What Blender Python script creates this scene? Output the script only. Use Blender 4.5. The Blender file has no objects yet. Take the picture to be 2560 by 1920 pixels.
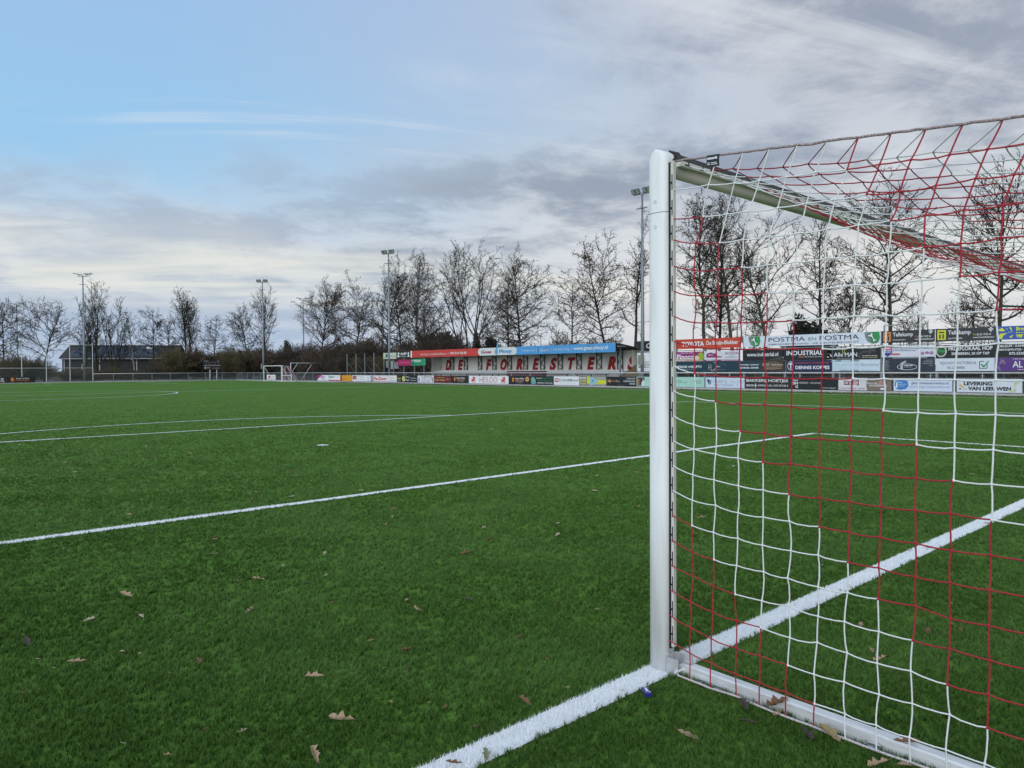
import bpy, math, random
import numpy as np
from math import sin, cos, pi, radians, sqrt, exp

# ------------------------------------------------------------------ camera, sky, sun, exposure
SC = bpy.context.scene
COL = SC.collection
CAM = np.array([-2.96307532, -2.18200279, 1.49713569])
YAW, PIT, ROLL, FPX = 0.723324368, -0.0213175472, -0.00622301355, 1802.56694
_f = np.array([sin(YAW)*cos(PIT), cos(YAW)*cos(PIT), sin(PIT)])
_r = np.array([cos(YAW), -sin(YAW), 0.0]); _u = np.cross(_r, _f)
CR = _r*cos(ROLL)+_u*sin(ROLL); CU = -_r*sin(ROLL)+_u*cos(ROLL); CF = _f

cam = bpy.data.cameras.new('camera'); camo = bpy.data.objects.new('camera', cam); COL.objects.link(camo)
cam.sensor_fit = 'HORIZONTAL'; cam.sensor_width = 36.0; cam.lens = FPX/2560*36
cam.clip_start = 0.05; cam.clip_end = 5000
from mathutils import Matrix, Vector
camo.matrix_world = Matrix([[CR[0], CU[0], -CF[0], CAM[0]], [CR[1], CU[1], -CF[1], CAM[1]], [CR[2], CU[2], -CF[2], CAM[2]], [0, 0, 0, 1]])
SC.camera = camo

SUN_EL, SUN_AZ = radians(22), radians(-112)      # azimuth from +Y towards +X
W = bpy.data.worlds.new('World'); SC.world = W; W.use_nodes = True

EXPO = 0.35
SEED = 27.1
def srgb(r, g, b):
    f = lambda c: (c/255/12.92) if c/255 <= 0.04045 else ((c/255+0.055)/1.055)**2.4
    return (f(r), f(g), f(b))
def build_world():
    nt = W.node_tree; nt.nodes.clear(); L = nt.links.new
    def N(t, **k):
        n = nt.nodes.new(t)
        for a, b in k.items(): setattr(n, a, b)
        return n
    def M(op, a, b=None, c=None, clamp=False):
        n = N('ShaderNodeMath', operation=op); n.use_clamp = clamp
        for i, v in enumerate((a, b, c)):
            if v is None: continue
            if isinstance(v, (int, float)): n.inputs[i].default_value = v
            else: L(v, n.inputs[i])
        return n.outputs[0]
    def VM(op, a, b=None):
        n = N('ShaderNodeVectorMath', operation=op)
        for i, v in enumerate((a, b)):
            if v is None: continue
            if isinstance(v, tuple): n.inputs[i].default_value = v
            else: L(v, n.inputs[i])
        return n
    def mix(f, a, b):
        n = N('ShaderNodeMix', data_type='RGBA'); n.clamp_factor = True
        if isinstance(f, (int, float)): n.inputs[0].default_value = f
        else: L(f, n.inputs[0])
        for i, v in ((6, a), (7, b)):
            if isinstance(v, tuple): n.inputs[i].default_value = v+(1,)
            else: L(v, n.inputs[i])
        return n.outputs[2]
    def ramp(f, lo, hi):
        n = N('ShaderNodeMapRange', interpolation_type='SMOOTHSTEP')
        L(f, n.inputs[0]); n.inputs[1].default_value = lo; n.inputs[2].default_value = hi
        return n.outputs[0]
    def noise(v, sc, det, rough, dist=0.0):
        n = N('ShaderNodeTexNoise', noise_dimensions='3D'); L(v, n.inputs['Vector'])
        n.inputs['Scale'].default_value = sc; n.inputs['Detail'].default_value = det
        n.inputs['Roughness'].default_value = rough; n.inputs['Distortion'].default_value = dist
        return n.outputs[0]
    out = N('ShaderNodeOutputWorld'); bg = N('ShaderNodeBackground'); bg.inputs[1].default_value = 0.1
    L(bg.outputs[0], out.inputs[0])
    sky = N('ShaderNodeTexSky', sky_type='NISHITA'); sky.sun_disc = False
    sky.sun_elevation = SUN_EL; sky.sun_rotation = SUN_AZ; sky.air_density = 1.0; sky.dust_density = 1.0; sky.ozone_density = 1.6
    tc = N('ShaderNodeTexCoord'); d = tc.outputs['Generated']
    sp = N('ShaderNodeSeparateXYZ'); L(d, sp.inputs[0]); x, y, z = sp.outputs
    zp = M('MAXIMUM', z, 0.0)
    den = M('ADD', zp, 0.14)
    # cloud deck coordinates: the direction carried up to a flat layer
    cb = N('ShaderNodeCombineXYZ'); L(M('DIVIDE', x, den), cb.inputs[0]); L(M('DIVIDE', y, den), cb.inputs[1]); cb.inputs[2].default_value = SEED
    P = cb.outputs[0]
    rot = N('ShaderNodeVectorRotate', rotation_type='Z_AXIS'); L(P, rot.inputs['Vector']); rot.inputs['Angle'].default_value = radians(28)
    P2 = VM('MULTIPLY', rot.outputs[0], (0.66, 1.0, 1.0)).outputs[0]
    big = noise(P2, 0.35, 3, 0.5, 0.4)
    mid = noise(P2, 0.95, 7, 0.58, 0.6)
    fine = noise(rot.outputs[0], 2.7, 8, 0.64, 0.25)
    P3 = VM('MULTIPLY', rot.outputs[0], (0.30, 1.0, 1.0)).outputs[0]
    streak = noise(P3, 1.7, 6, 0.6, 1.2)
    az = N('ShaderNodeMath', operation='ARCTAN2'); L(x, az.inputs[0]); L(y, az.inputs[1]); az = az.outputs[0]
    wa = M('ADD', az, M('MULTIPLY', M('SUBTRACT', big, 0.5), 1.1))
    sc = 10.0/2**EXPO
    C = lambda r, g, b: tuple(v*sc for v in srgb(r, g, b))
    # open sky: clear blue towards +Y, thickening to a lilac-grey veil towards +X
    blue = mix(0.12, C(158, 206, 243), sky.outputs[0])
    blue = mix(M('MULTIPLY', ramp(z, 0.25, 0.47), 0.55), blue, C(160, 187, 230))
    veil = mix(ramp(z, 0.12, 0.45), C(200, 207, 217), C(188, 195, 211))
    base = mix(ramp(wa, radians(16), radians(78)), blue, veil)
    # soft grey clouds: a deck low over +Y, broken patches towards +X
    dens = M('ADD', M('ADD', M('MULTIPLY', big, 0.36), M('MULTIPLY', mid, 0.38)), M('MULTIPLY', fine, 0.26))
    da = M('DIVIDE', M('SUBTRACT', az, radians(14)), radians(40))
    de = M('DIVIDE', M('SUBTRACT', z, 0.36), 0.19)
    rr = M('SQRT', M('ADD', M('MULTIPLY', da, da), M('MULTIPLY', de, de)))
    hole = M('SUBTRACT', 1.0, ramp(rr, 0.55, 1.35))
    lowd = M('MULTIPLY', M('SUBTRACT', 1.0, ramp(z, 0.10, 0.33)), 0.20)
    cov = ramp(M('SUBTRACT', M('ADD', M('ADD', dens, lowd), M('MULTIPLY', ramp(az, radians(28), radians(62)), 0.07)), M('MULTIPLY', hole, 0.115)), 0.41, 0.70)
    shade = ramp(M('ADD', M('MULTIPLY', mid, 0.42), M('MULTIPLY', fine, 0.58)), 0.40, 0.58)
    ccol = mix(shade, C(216, 220, 225), mix(ramp(az, radians(14), radians(50)), C(178, 189, 204), C(148, 159, 177)))
    col = mix(M('MULTIPLY', cov, 0.9), base, ccol)
    # thin white wisps
    wis = M('MULTIPLY', ramp(streak, 0.50, 0.70), ramp(mid, 0.37, 0.57))
    col = mix(M('MULTIPLY', wis, 0.6), col, C(232, 236, 240))
    # low down: bright creamy gaps over a blue-grey base, whiter towards +X
    lowb = M('MULTIPLY', ramp(z, 0.06, 0.10), M('SUBTRACT', 1.0, ramp(z, 0.12, 0.20)))
    gap = ramp(M('ADD', M('MULTIPLY', streak, 0.35), M('MULTIPLY', mid, 0.65)), 0.40, 0.60)
    col = mix(M('MULTIPLY', M('MULTIPLY', lowb, gap), 0.95), col, C(236, 236, 226))
    hz = M('SUBTRACT', 1.0, ramp(z, 0.03, 0.12))
    col = mix(M('MULTIPLY', hz, 0.7), col, mix(ramp(az, radians(18), radians(52)), C(172, 192, 220), C(222, 226, 230)))
    wr = M('MULTIPLY', M('SUBTRACT', 1.0, ramp(z, 0.10, 0.26)), ramp(az, radians(38), radians(62)))
    col = mix(M('MULTIPLY', wr, 0.7), col, C(228, 230, 231))
    L(col, bg.inputs[0])
build_world()

sl = bpy.data.lights.new('sun', 'SUN'); so = bpy.data.objects.new('sun', sl); COL.objects.link(so)
sl.energy = 1.5; sl.angle = radians(55); sl.color = (1.0, 0.97, 0.93)
sdir = Vector((sin(SUN_AZ)*cos(SUN_EL), cos(SUN_AZ)*cos(SUN_EL), sin(SUN_EL)))
so.rotation_euler = (-sdir).to_track_quat('-Z', 'Y').to_euler()
so.location = (0, 0, 60)
SC.view_settings.view_transform = 'Standard'; SC.view_settings.look = 'None'
SC.view_settings.exposure = EXPO; SC.view_settings.gamma = 1.0; SC.view_settings.use_curve_mapping = False

# ------------------------------------------------------------------ pixel helpers (directions only)
def ray(px, py): return CF+(px-1280)/FPX*CR-(py-960)/FPX*CU
def ground(px, py, z=0.0):
    d = ray(px, py); return CAM+d*((z-CAM[2])/d[2])
def onx(px, py, X):
    d = ray(px, py); return CAM+d*((X-CAM[0])/d[0])
def ony(px, py, Y):
    d = ray(px, py); return CAM+d*((Y-CAM[1])/d[1])
def at(px, py, t): return CAM+ray(px, py)*t

# ------------------------------------------------------------------ helpers
MATS = {}
def mat(name, col, rough=0.6, metal=0.0, var=0.12, scale=6.0, bump=0.0, spec=0.5, dirt=None, stretch=None):
    if name in MATS: return MATS[name]
    m = bpy.data.materials.new(name); m.use_nodes = True; nt = m.node_tree
    b = nt.nodes['Principled BSDF']; b.inputs['Roughness'].default_value = rough; b.inputs['Metallic'].default_value = metal
    b.inputs['Specular IOR Level'].default_value = spec
    tc = nt.nodes.new('ShaderNodeTexCoord'); n = nt.nodes.new('ShaderNodeTexNoise')
    n.inputs['Scale'].default_value = scale; n.inputs['Detail'].default_value = 5
    if stretch:
        mp = nt.nodes.new('ShaderNodeMapping'); mp.inputs['Scale'].default_value = stretch
        nt.links.new(tc.outputs['Object'], mp.inputs[0]); nt.links.new(mp.outputs[0], n.inputs['Vector'])
    else: nt.links.new(tc.outputs['Object'], n.inputs['Vector'])
    rp = nt.nodes.new('ShaderNodeValToRGB'); e = rp.color_ramp.elements
    lo = tuple(c*(1-var) for c in col); hi = tuple(min(1, c*(1+var)) for c in col)
    if dirt: lo = tuple(c*(1-0.5)+d_*0.5 for c, d_ in zip(col, dirt))
    e[0].position = 0.3; e[1].position = 0.7 if not dirt else 0.5; e[0].color = lo+(1,); e[1].color = hi+(1,)
    nt.links.new(n.outputs[0], rp.inputs[0]); nt.links.new(rp.outputs[0], b.inputs['Base Color'])
    if bump:
        bp = nt.nodes.new('ShaderNodeBump'); bp.inputs['Strength'].default_value = bump; bp.inputs['Distance'].default_value = 0.01
        n2 = nt.nodes.new('ShaderNodeTexNoise'); n2.inputs['Scale'].default_value = scale*6; n2.inputs['Detail'].default_value = 4
        nt.links.new(tc.outputs['Object'], n2.inputs['Vector'])
        nt.links.new(n2.outputs[0], bp.inputs['Height']); nt.links.new(bp.outputs[0], b.inputs['Normal'])
    MATS[name] = m; return m
def print_mat(c):
    c = tuple(round(v, 3) for v in c)
    return mat('print_%d_%d_%d' % tuple(int(v*999) for v in c), c, 0.5, var=0.05, scale=3)

def wloc(o):
    v = Vector((0, 0, 0))
    while o is not None: v = v+o.location; o = o.parent
    return v
def tag(o, label=None, cat=None, group=None, kind=None):
    if label: o['label'] = label
    if cat: o['category'] = cat
    if group: o['group'] = group
    if kind: o['kind'] = kind
    return o
def empty(name, loc, label=None, cat=None, group=None):
    o = bpy.data.objects.new(name, None); o.location = [float(v) for v in loc]; COL.objects.link(o); o.empty_display_size = 0.1
    return tag(o, label, cat, group)
def link_mesh(name, V, F, m, parent=None, origin=None, smooth=False):
    V = np.asarray(V, dtype=np.float64).reshape(-1, 3)
    if parent is not None: off = np.array(wloc(parent)); loc = None
    else: off = np.array(origin if origin is not None else (0, 0, 0), dtype=float); loc = off
    me = bpy.data.meshes.new(name)
    V = V-off
    if isinstance(F, np.ndarray):
        n, k = F.shape
        me.vertices.add(len(V)); me.vertices.foreach_set('co', V.ravel())
        me.loops.add(n*k); me.loops.foreach_set('vertex_index', F.astype(np.int32).ravel())
        me.polygons.add(n); me.polygons.foreach_set('loop_start', np.arange(0, n*k, k, dtype=np.int32))
        me.update(calc_edges=True)
    else:
        me.from_pydata(V.tolist(), [], F); me.update()
    if smooth: me.polygons.foreach_set('use_smooth', np.array([p_.loop_total == 4 for p_ in me.polygons]))
    me.materials.append(m)
    o = bpy.data.objects.new(name, me); COL.objects.link(o)
    if parent is not None: o.parent = parent
    else: o.location = loc.tolist()
    return o
def copy_obj(o, parent=None, loc=None):
    c = o.copy(); COL.objects.link(c)
    if parent is not None: c.parent = parent
    if loc is not None: c.location = [float(v) for v in loc]
    return c
def copy_tree(o, loc, rz=0.0, sc=1.0, label=None):
    c = o.copy(); COL.objects.link(c); c.location = [float(v) for v in loc]; c.rotation_euler = (0, 0, rz)
    c.scale = (sc, sc, sc) if not isinstance(sc, tuple) else sc
    if label: c['label'] = label
    for ch in list(o.children):
        d = ch.copy(); COL.objects.link(d); d.parent = c
        for g in list(ch.children):
            e = g.copy(); COL.objects.link(e); e.parent = d
    return c

class MB:
    def __init__(s): s.v = []; s.f = []
    def add(s, V, F):
        n = len(s.v); s.v.extend([tuple(float(c) for c in p) for p in V]); s.f.extend([tuple(i+n for i in f) for f in F])
    def box(s, lo, hi):
        x0, y0, z0 = lo; x1, y1, z1 = hi
        s.add([(x0, y0, z0), (x1, y0, z0), (x1, y1, z0), (x0, y1, z0), (x0, y0, z1), (x1, y0, z1), (x1, y1, z1), (x0, y1, z1)],
              [(0, 3, 2, 1), (4, 5, 6, 7), (0, 1, 5, 4), (1, 2, 6, 5), (2, 3, 7, 6), (3, 0, 4, 7)])
    def bbox(s, lo, hi, b):      # bevelled box: an octagon section along its longest axis
        ax = max(range(3), key=lambda i: hi[i]-lo[i]); p, q = [i for i in range(3) if i != ax]
        sec = [(lo[p]+b, lo[q]), (hi[p]-b, lo[q]), (hi[p], lo[q]+b), (hi[p], hi[q]-b), (hi[p]-b, hi[q]), (lo[p]+b, hi[q]), (lo[p], hi[q]-b), (lo[p], lo[q]+b)]
        V = []
        for e in (lo[ax], hi[ax]):
            for a_, b_ in sec:
                w = [0, 0, 0]; w[ax] = e; w[p] = a_; w[q] = b_; V.append(w)
        s.add(V, [tuple(range(7, -1, -1)), tuple(range(8, 16))]+[(i, (i+1) % 8, (i+1) % 8+8, i+8) for i in range(8)])
    def prism(s, poly, O, A, B, N, t):      # polygon (a,b) in frame A,B extruded along N by t
        O, A, B, N = map(np.asarray, (O, A, B, N)); n = len(poly)
        V = [O+A*a+B*b for a, b in poly]+[O+A*a+B*b+N*t for a, b in poly]
        s.add(V, [tuple(range(n-1, -1, -1)), tuple(range(n, 2*n))]+[(i, (i+1) % n, (i+1) % n+n, i+n) for i in range(n)])
    def tube(s, pts, r, n=6, caps=True, ph=0.0):
        P = [np.asarray(p, float) for p in pts]; m = len(P); rs = r if isinstance(r, (list, tuple)) else [r]*m
        V = []; ref = None
        for i in range(m):
            t = P[min(i+1, m-1)]-P[max(i-1, 0)]; t = t/(np.linalg.norm(t)+1e-12)
            if ref is None:
                ref = np.array([0, 0, 1.0]) if abs(t[2]) < 0.9 else np.array([1.0, 0, 0])
            a = np.cross(t, ref); a /= np.linalg.norm(a)+1e-12; b = np.cross(a, t); ref = b
            for k in range(n):
                w = 2*pi*k/n+ph; V.append(P[i]+(a*cos(w)+b*sin(w))*rs[i])
        F = []
        for i in range(m-1):
            for k in range(n):
                F.append((i*n+k, i*n+(k+1) % n, (i+1)*n+(k+1) % n, (i+1)*n+k))
        if caps: F.append(tuple(range(n-1, -1, -1))); F.append(tuple((m-1)*n+k for k in range(n)))
        s.add(V, F)
    def bar(s, p0, p1, w, h=None):      # square-section bar
        s.tube([p0, p1], (w if h is None else (w+h)/2)*0.7071, 4, True, pi/4)
    def build(s, name, m, parent=None, origin=None, smooth=False):
        return link_mesh(name, s.v, s.f, m, parent, origin, smooth)

def sweep(profile, path_fn):    # profile list of (a,b); path_fn(i)-> list of (O,A,B)
    V = []; F = []; n = len(profile); fr = path_fn
    for O, A, B in fr:
        for a, b in profile: V.append(np.asarray(O)+np.asarray(A)*a+np.asarray(B)*b)
    m = len(fr)
    for i in range(m-1):
        for k in range(n): F.append((i*n+k, i*n+(k+1) % n, (i+1)*n+(k+1) % n, (i+1)*n+k))
    F.append(tuple(range(n-1, -1, -1))); F.append(tuple((m-1)*n+k for k in range(n)))
    return V, F

# shared materials
GALV = mat('galvanised_steel', (0.30, 0.32, 0.34), 0.45, 0.5, 0.15, 9)
GALVL = mat('galvanised_rail', (0.62, 0.65, 0.67), 0.45, 0.4, 0.1, 5)
MASTM = mat('mast_steel', (0.22, 0.25, 0.28), 0.5, 0.35, 0.12, 2)
WHITEP = mat('white_goal_paint', (0.80, 0.82, 0.83), 0.5, 0, 0.05, 3, 0.02, spec=.3, stretch=(7, 7, .7), dirt=(.62, .63, .62))
WHITEFAR = mat('white_paint', (0.74, 0.75, 0.76), 0.5, 0, 0.08, 4)
BLACKP = mat('black_plastic', (0.012, 0.012, 0.014), 0.45, 0, 0.2, 9)
ALU = mat('raw_aluminium', (0.72, 0.74, 0.75), 0.42, 0.25, 0.16, 14, 0.08, stretch=(4, 0.4, 4))

# ------------------------------------------------------------------ ground and turf
def turf_material():
    m = bpy.data.materials.new('artificial_turf'); m.use_nodes = True; nt = m.node_tree; L = nt.links.new
    b = nt.nodes['Principled BSDF']; b.inputs['Roughness'].default_value = 0.9; b.inputs['Specular IOR Level'].default_value = 0.06
    tc = nt.nodes.new('ShaderNodeTexCoord')
    def noise(sc, det, r=0.55, st=None):
        n = nt.nodes.new('ShaderNodeTexNoise'); n.inputs['Scale'].default_value = sc; n.inputs['Detail'].default_value = det; n.inputs['Roughness'].default_value = r
        if st:
            mp = nt.nodes.new('ShaderNodeMapping'); mp.inputs['Scale'].default_value = st; L(tc.outputs['Object'], mp.inputs[0]); L(mp.outputs[0], n.inputs['Vector'])
        else: L(tc.outputs['Object'], n.inputs['Vector'])
        return n
    a = noise(0.9, 4); c = noise(55, 3, 0.7); s = noise(5, 4, 0.6, (1, 0.25, 1))
    r1 = nt.nodes.new('ShaderNodeValToRGB'); e = r1.color_ramp.elements
    e[0].position = 0.3; e[1].position = 0.72; e[0].color = (0.094, 0.196, 0.030, 1); e[1].color = (0.130, 0.252, 0.042, 1)
    L(a.outputs[0], r1.inputs[0])
    def mul(x, y, f):
        n = nt.nodes.new('ShaderNodeMix'); n.data_type = 'RGBA'; n.blend_type = 'MULTIPLY'; n.inputs[0].default_value = f; L(x, n.inputs[6]); L(y, n.inputs[7]); return n.outputs[2]
    def gr(n, lo, hi, a_, b_):
        r = nt.nodes.new('ShaderNodeValToRGB'); q = r.color_ramp.elements; q[0].position = lo; q[1].position = hi; q[0].color = (a_,)*3+(1,); q[1].color = (b_,)*3+(1,); L(n.outputs[0], r.inputs[0]); return r.outputs[0]
    col = mul(r1.outputs[0], gr(c, 0.3, 0.7, 0.55, 1.25), 1.0); col = mul(col, gr(s, 0.35, 0.65, 0.85, 1.1), 1.0)
    L(col, b.inputs['Base Color'])
    bp = nt.nodes.new('ShaderNodeBump'); bp.inputs['Strength'].default_value = 0.6; bp.inputs['Distance'].default_value = 0.02
    L(c.outputs[0], bp.inputs['Height']); L(bp.outputs[0], b.inputs['Normal'])
    return m
TURF = turf_material()
SOIL = mat('winter_grass_soil', (0.055, 0.062, 0.030), 0.9, 0, 0.35, 0.4, 0.3)

def flat(name, x0, y0, x1, y1, z, m, kind='structure', nx=1, ny=1):
    xs = np.linspace(x0, x1, nx+1); ys = np.linspace(y0, y1, ny+1)
    V = [(x, y, z) for y in ys for x in xs]
    F = [(j*(nx+1)+i, j*(nx+1)+i+1, (j+1)*(nx+1)+i+1, (j+1)*(nx+1)+i) for j in range(ny) for i in range(nx)]
    o = link_mesh(name, V, F, m); return tag(o, kind=kind)
flat('ground', -1500, -1500, 1500, 1500, -0.02, SOIL)
flat('pitch_turf', -36, -8, 38.3, 108.3, -0.002, TURF)

LW = 0.12
LINEM = mat('white_turf_line', (0.80, 0.82, 0.82), 0.8, 0, 0.12, 40, 0.3)
PL, PW = 104.12, 63.96; CX = 3.66; XT = CX+PW/2; XL = CX-PW/2
RECTS = [  # x0,y0,x1,y1
    (XL, -0.085, XT, 0.055), (XL, PL-LW, XT, PL), (XT-LW, 0.055, XT, PL-LW), (XL, 0.055, XL+LW, PL-LW), (XL+LW, PL/2-LW/2, XT-LW, PL/2+LW/2),
]
for s_ in (0, 1):
    Y = (lambda v: v) if s_ == 0 else (lambda v: PL-v)
    def rc(x0, y0, x1, y1):
        a, b = sorted((Y(y0), Y(y1))); RECTS.append((x0, a, x1, b))
    o_ = 0.055 if s_ == 0 else LW
    for ex, dep in ((5.5, 5.5), (16.5, 16.5)):
        rc(-ex, dep-LW, 7.32+ex, dep); rc(-ex, o_, -ex+LW, dep-LW); rc(7.32+ex-LW, o_, 7.32+ex, dep-LW)
def ring(cx, cy, a0, a1, r1, n, z):
    V = []; F = []
    for i in range(n+1):
        a = a0+(a1-a0)*i/n
        V += [(cx+(r1-LW)*cos(a), cy+(r1-LW)*sin(a), z), (cx+r1*cos(a), cy+r1*sin(a), z)]
        if i: F.append((2*i-2, 2*i-1, 2*i+1, 2*i))
    return V, F
def disc(cx, cy, r, z, n=20): return [(cx+r*cos(2*pi*i/n), cy+r*sin(2*pi*i/n), z) for i in range(n)], [tuple(range(n))]
for x0, y0, x1, y1 in RECTS: flat('pitch_line', x0, y0, x1, y1, 0.006, LINEM)
ARCS = [ring(CX, 11, pi/2-1.05+0.13, pi/2+1.05-0.13, 9.15, 60, 0.006), ring(CX, PL-11, -pi/2-0.92, -pi/2+0.92, 9.15, 60, 0.006), ring(CX, PL/2, 0, 2*pi, 9.15, 120, 0.010)]
for V, F in ARCS: tag(link_mesh('pitch_line', V, F, LINEM), kind='structure')
for cy in (11, PL-11): V, F = disc(CX, cy, 0.12, 0.006); tag(link_mesh('penalty_spot', V, F, LINEM), kind='structure')

def in_line(x, y):
    w = np.zeros(len(x), bool); wob = 0.006*np.sin(x*37)+0.004*np.sin(x*91+y*53)
    for x0, y0, x1, y1 in RECTS: w |= (x > x0+wob) & (x < x1+wob) & (y > y0+wob) & (y < y1+wob)
    r = np.hypot(x-CX, y-11); w |= r < 0.12
    w |= (r < 9.15) & (r > 9.15-LW) & (y > 16.5)
    return w

def blade_mesh(name, sel_white, m_):
    pass
def make_blades():
    rng = np.random.default_rng(3)
    ed = [1.35]+[1.9*1.165**i for i in range(22)]      # to about 47 m: the pile thins out and its tufts widen smoothly
    bands = [(a_, b_, 26000*min(1, 2.9/((a_+b_)/2))**2.15*max(0.04, min(1, 1.55-(a_+b_)/2/32)), 0.0042*(((a_+b_)/2)/2.9)**0.88, max(.012, .0345-.0008*(a_+b_)/2)) for a_, b_ in zip(ed, ed[1:])]
    Vw = []; Vg = []
    half = 1280/FPX*1.04
    for d0, d1, dens, wd, ht in bands:
        n = int(dens*(half*(d1*d1-d0*d0)+2*1.2*(d1-d0)))
        nb = 6 if d1 < 7 else (4 if d1 < 14 else 3); m = n//nb; n = m*nb
        dd = np.repeat(np.sqrt(rng.uniform(d0*d0, d1*d1, m)), nb); lat = np.repeat(rng.uniform(-1, 1, m), nb)*(half*dd+1.2)
        fx, fy = sin(YAW), cos(YAW)
        x = CAM[0]+fx*dd+fy*lat; y = CAM[1]+fy*dd-fx*lat
        x = x+rng.normal(0, wd*0.7, n); y = y+rng.normal(0, wd*0.7, n)
        th = np.repeat(rng.uniform(0.7, 1.1, m), nb); ta = np.repeat(rng.uniform(0, 2*pi, m), nb); tl = np.repeat(rng.uniform(0, 0.36, m), nb)
        h = th*ht*rng.uniform(0.75, 1.1, n); w = wd*rng.uniform(0.6, 1.3, n)
        a = rng.uniform(0, 2*pi, n)
        # brushed pile: patches lean together
        la = 2.2*np.sin(x*1.1+1.3*np.sin(y*0.7))+1.7*np.sin(y*1.4+x*0.5)
        lean = rng.uniform(0.2, 0.9, n)*h
        tx = x+np.cos(la)*lean*0.35+(np.cos(ta)*tl+rng.normal(0, 0.28, n))*h; ty = y+np.sin(la)*lean*0.35+(np.sin(ta)*tl+rng.normal(0, 0.28, n))*h
        P = np.stack([np.stack([x-np.cos(a)*w/2, y-np.sin(a)*w/2, np.zeros(n)], 1), np.stack([x+np.cos(a)*w/2, y+np.sin(a)*w/2, np.zeros(n)], 1), np.stack([tx, ty, h], 1)], 1)
        s = in_line(x, y)
        Vg.append(P[~s])
        if d1 <= 6.5:      # the white pile is denser
            pass
    for x0, y0, x1, y1 in RECTS:      # the sewn-in white pile, upright and close
        if y0 > 20: continue
        for d0, d1, dens, w_, h_ in ((1.5, 4.5, 30000, .0042, .022), (4.5, 8, 14000, .006, .020), (8, 16, 4800, .010, .015), (16, 30, 1400, .014, .010)):
            n = int(dens*(x1-x0)*(y1-y0)); x = rng.uniform(x0, x1, n); y = rng.uniform(y0, y1, n)
            dd = (x-CAM[0])*sin(YAW)+(y-CAM[1])*cos(YAW); la_ = (x-CAM[0])*cos(YAW)-(y-CAM[1])*sin(YAW)
            k = (dd > d0) & (dd <= d1) & (np.abs(la_) < half*dd+1.2); x = x[k]; y = y[k]; n = len(x)
            if not n: continue
            a = rng.uniform(0, 2*pi, n); h = h_*rng.uniform(.75, 1.1, n); w = w_*rng.uniform(.7, 1.2, n)
            P = np.stack([np.stack([x-np.cos(a)*w/2, y-np.sin(a)*w/2, np.zeros(n)], 1), np.stack([x+np.cos(a)*w/2, y+np.sin(a)*w/2, np.zeros(n)], 1), np.stack([x+rng.normal(0, .2, n)*h, y+rng.normal(0, .2, n)*h, h], 1)], 1)
            Vw.append(P)
    out = []
    for nm, VV in (('turf_pile', Vg), ('white_line_pile', Vw)):
        V = np.concatenate(VV).reshape(-1, 3); F = np.arange(len(V)).reshape(-1, 3)
        out.append((nm, V, F))
    return out
def blade_material(name, c0, c1, rough, trans):
    m = bpy.data.materials.new(name); m.use_nodes = True; nt = m.node_tree; L = nt.links.new
    b = nt.nodes['Principled BSDF']; b.inputs['Roughness'].default_value = rough; b.inputs['Specular IOR Level'].default_value = trans
    tc = nt.nodes.new('ShaderNodeTexCoord')
    n = nt.nodes.new('ShaderNodeTexNoise'); n.inputs['Scale'].default_value = 130; n.inputs['Detail'].default_value = 2; L(tc.outputs['Object'], n.inputs['Vector'])
    n2 = nt.nodes.new('ShaderNodeTexNoise'); n2.inputs['Scale'].default_value = 1.6; n2.inputs['Detail'].default_value = 5; L(tc.outputs['Object'], n2.inputs['Vector'])
    ad = nt.nodes.new('ShaderNodeMath'); ad.operation = 'MULTIPLY_ADD'; ad.inputs[1].default_value = 0.72; L(n.outputs[0], ad.inputs[0])
    mu = nt.nodes.new('ShaderNodeMath'); mu.operation = 'MULTIPLY'; mu.inputs[1].default_value = 0.28; L(n2.outputs[0], mu.inputs[0]); L(mu.outputs[0], ad.inputs[2])
    r = nt.nodes.new('ShaderNodeValToRGB'); e = r.color_ramp.elements; e[0].position = 0.32; e[1].position = 0.68; e[0].color = c0+(1,); e[1].color = c1+(1,)
    L(ad.outputs[0], r.inputs[0]); L(r.outputs[0], b.inputs['Base Color'])
    return m
BLG = blade_material('green_turf_fibre', (0.026, 0.076, 0.010), (0.132, 0.250, 0.056), 0.5, 0.18)
BLW = blade_material('white_turf_fibre', (0.80, 0.83, 0.84), (0.95, 0.96, 0.97), 0.5, 0.3)
for nm, V, F in make_blades():
    o = link_mesh(nm, V, F, BLG if nm == 'turf_pile' else BLW)
    tag(o, 'short dense green fibres of the artificial turf' if nm == 'turf_pile' else 'short white fibres of the pitch lines', 'turf', kind='stuff')

# kerb and litter along the far touchline fence
KERB = mat('concrete_kerb', (0.42, 0.42, 0.40), 0.85, 0, 0.2, 3, 0.3)
m_ = MB(); m_.box((38.32, -10, -0.02), (38.44, 108.6, 0.09)); tag(m_.build('kerb', KERB), kind='structure')
m_ = MB(); m_.box((-36, 108.3, -0.02), (38.32, 108.42, 0.09)); tag(m_.build('kerb', KERB), kind='structure')
PAVE = mat('concrete_paving', (0.25, 0.245, 0.235), 0.9, 0, 0.2, 1.5, 0.2)
flat('path', 38.44, -12, 41.6, 108.8, -0.006, PAVE)

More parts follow.
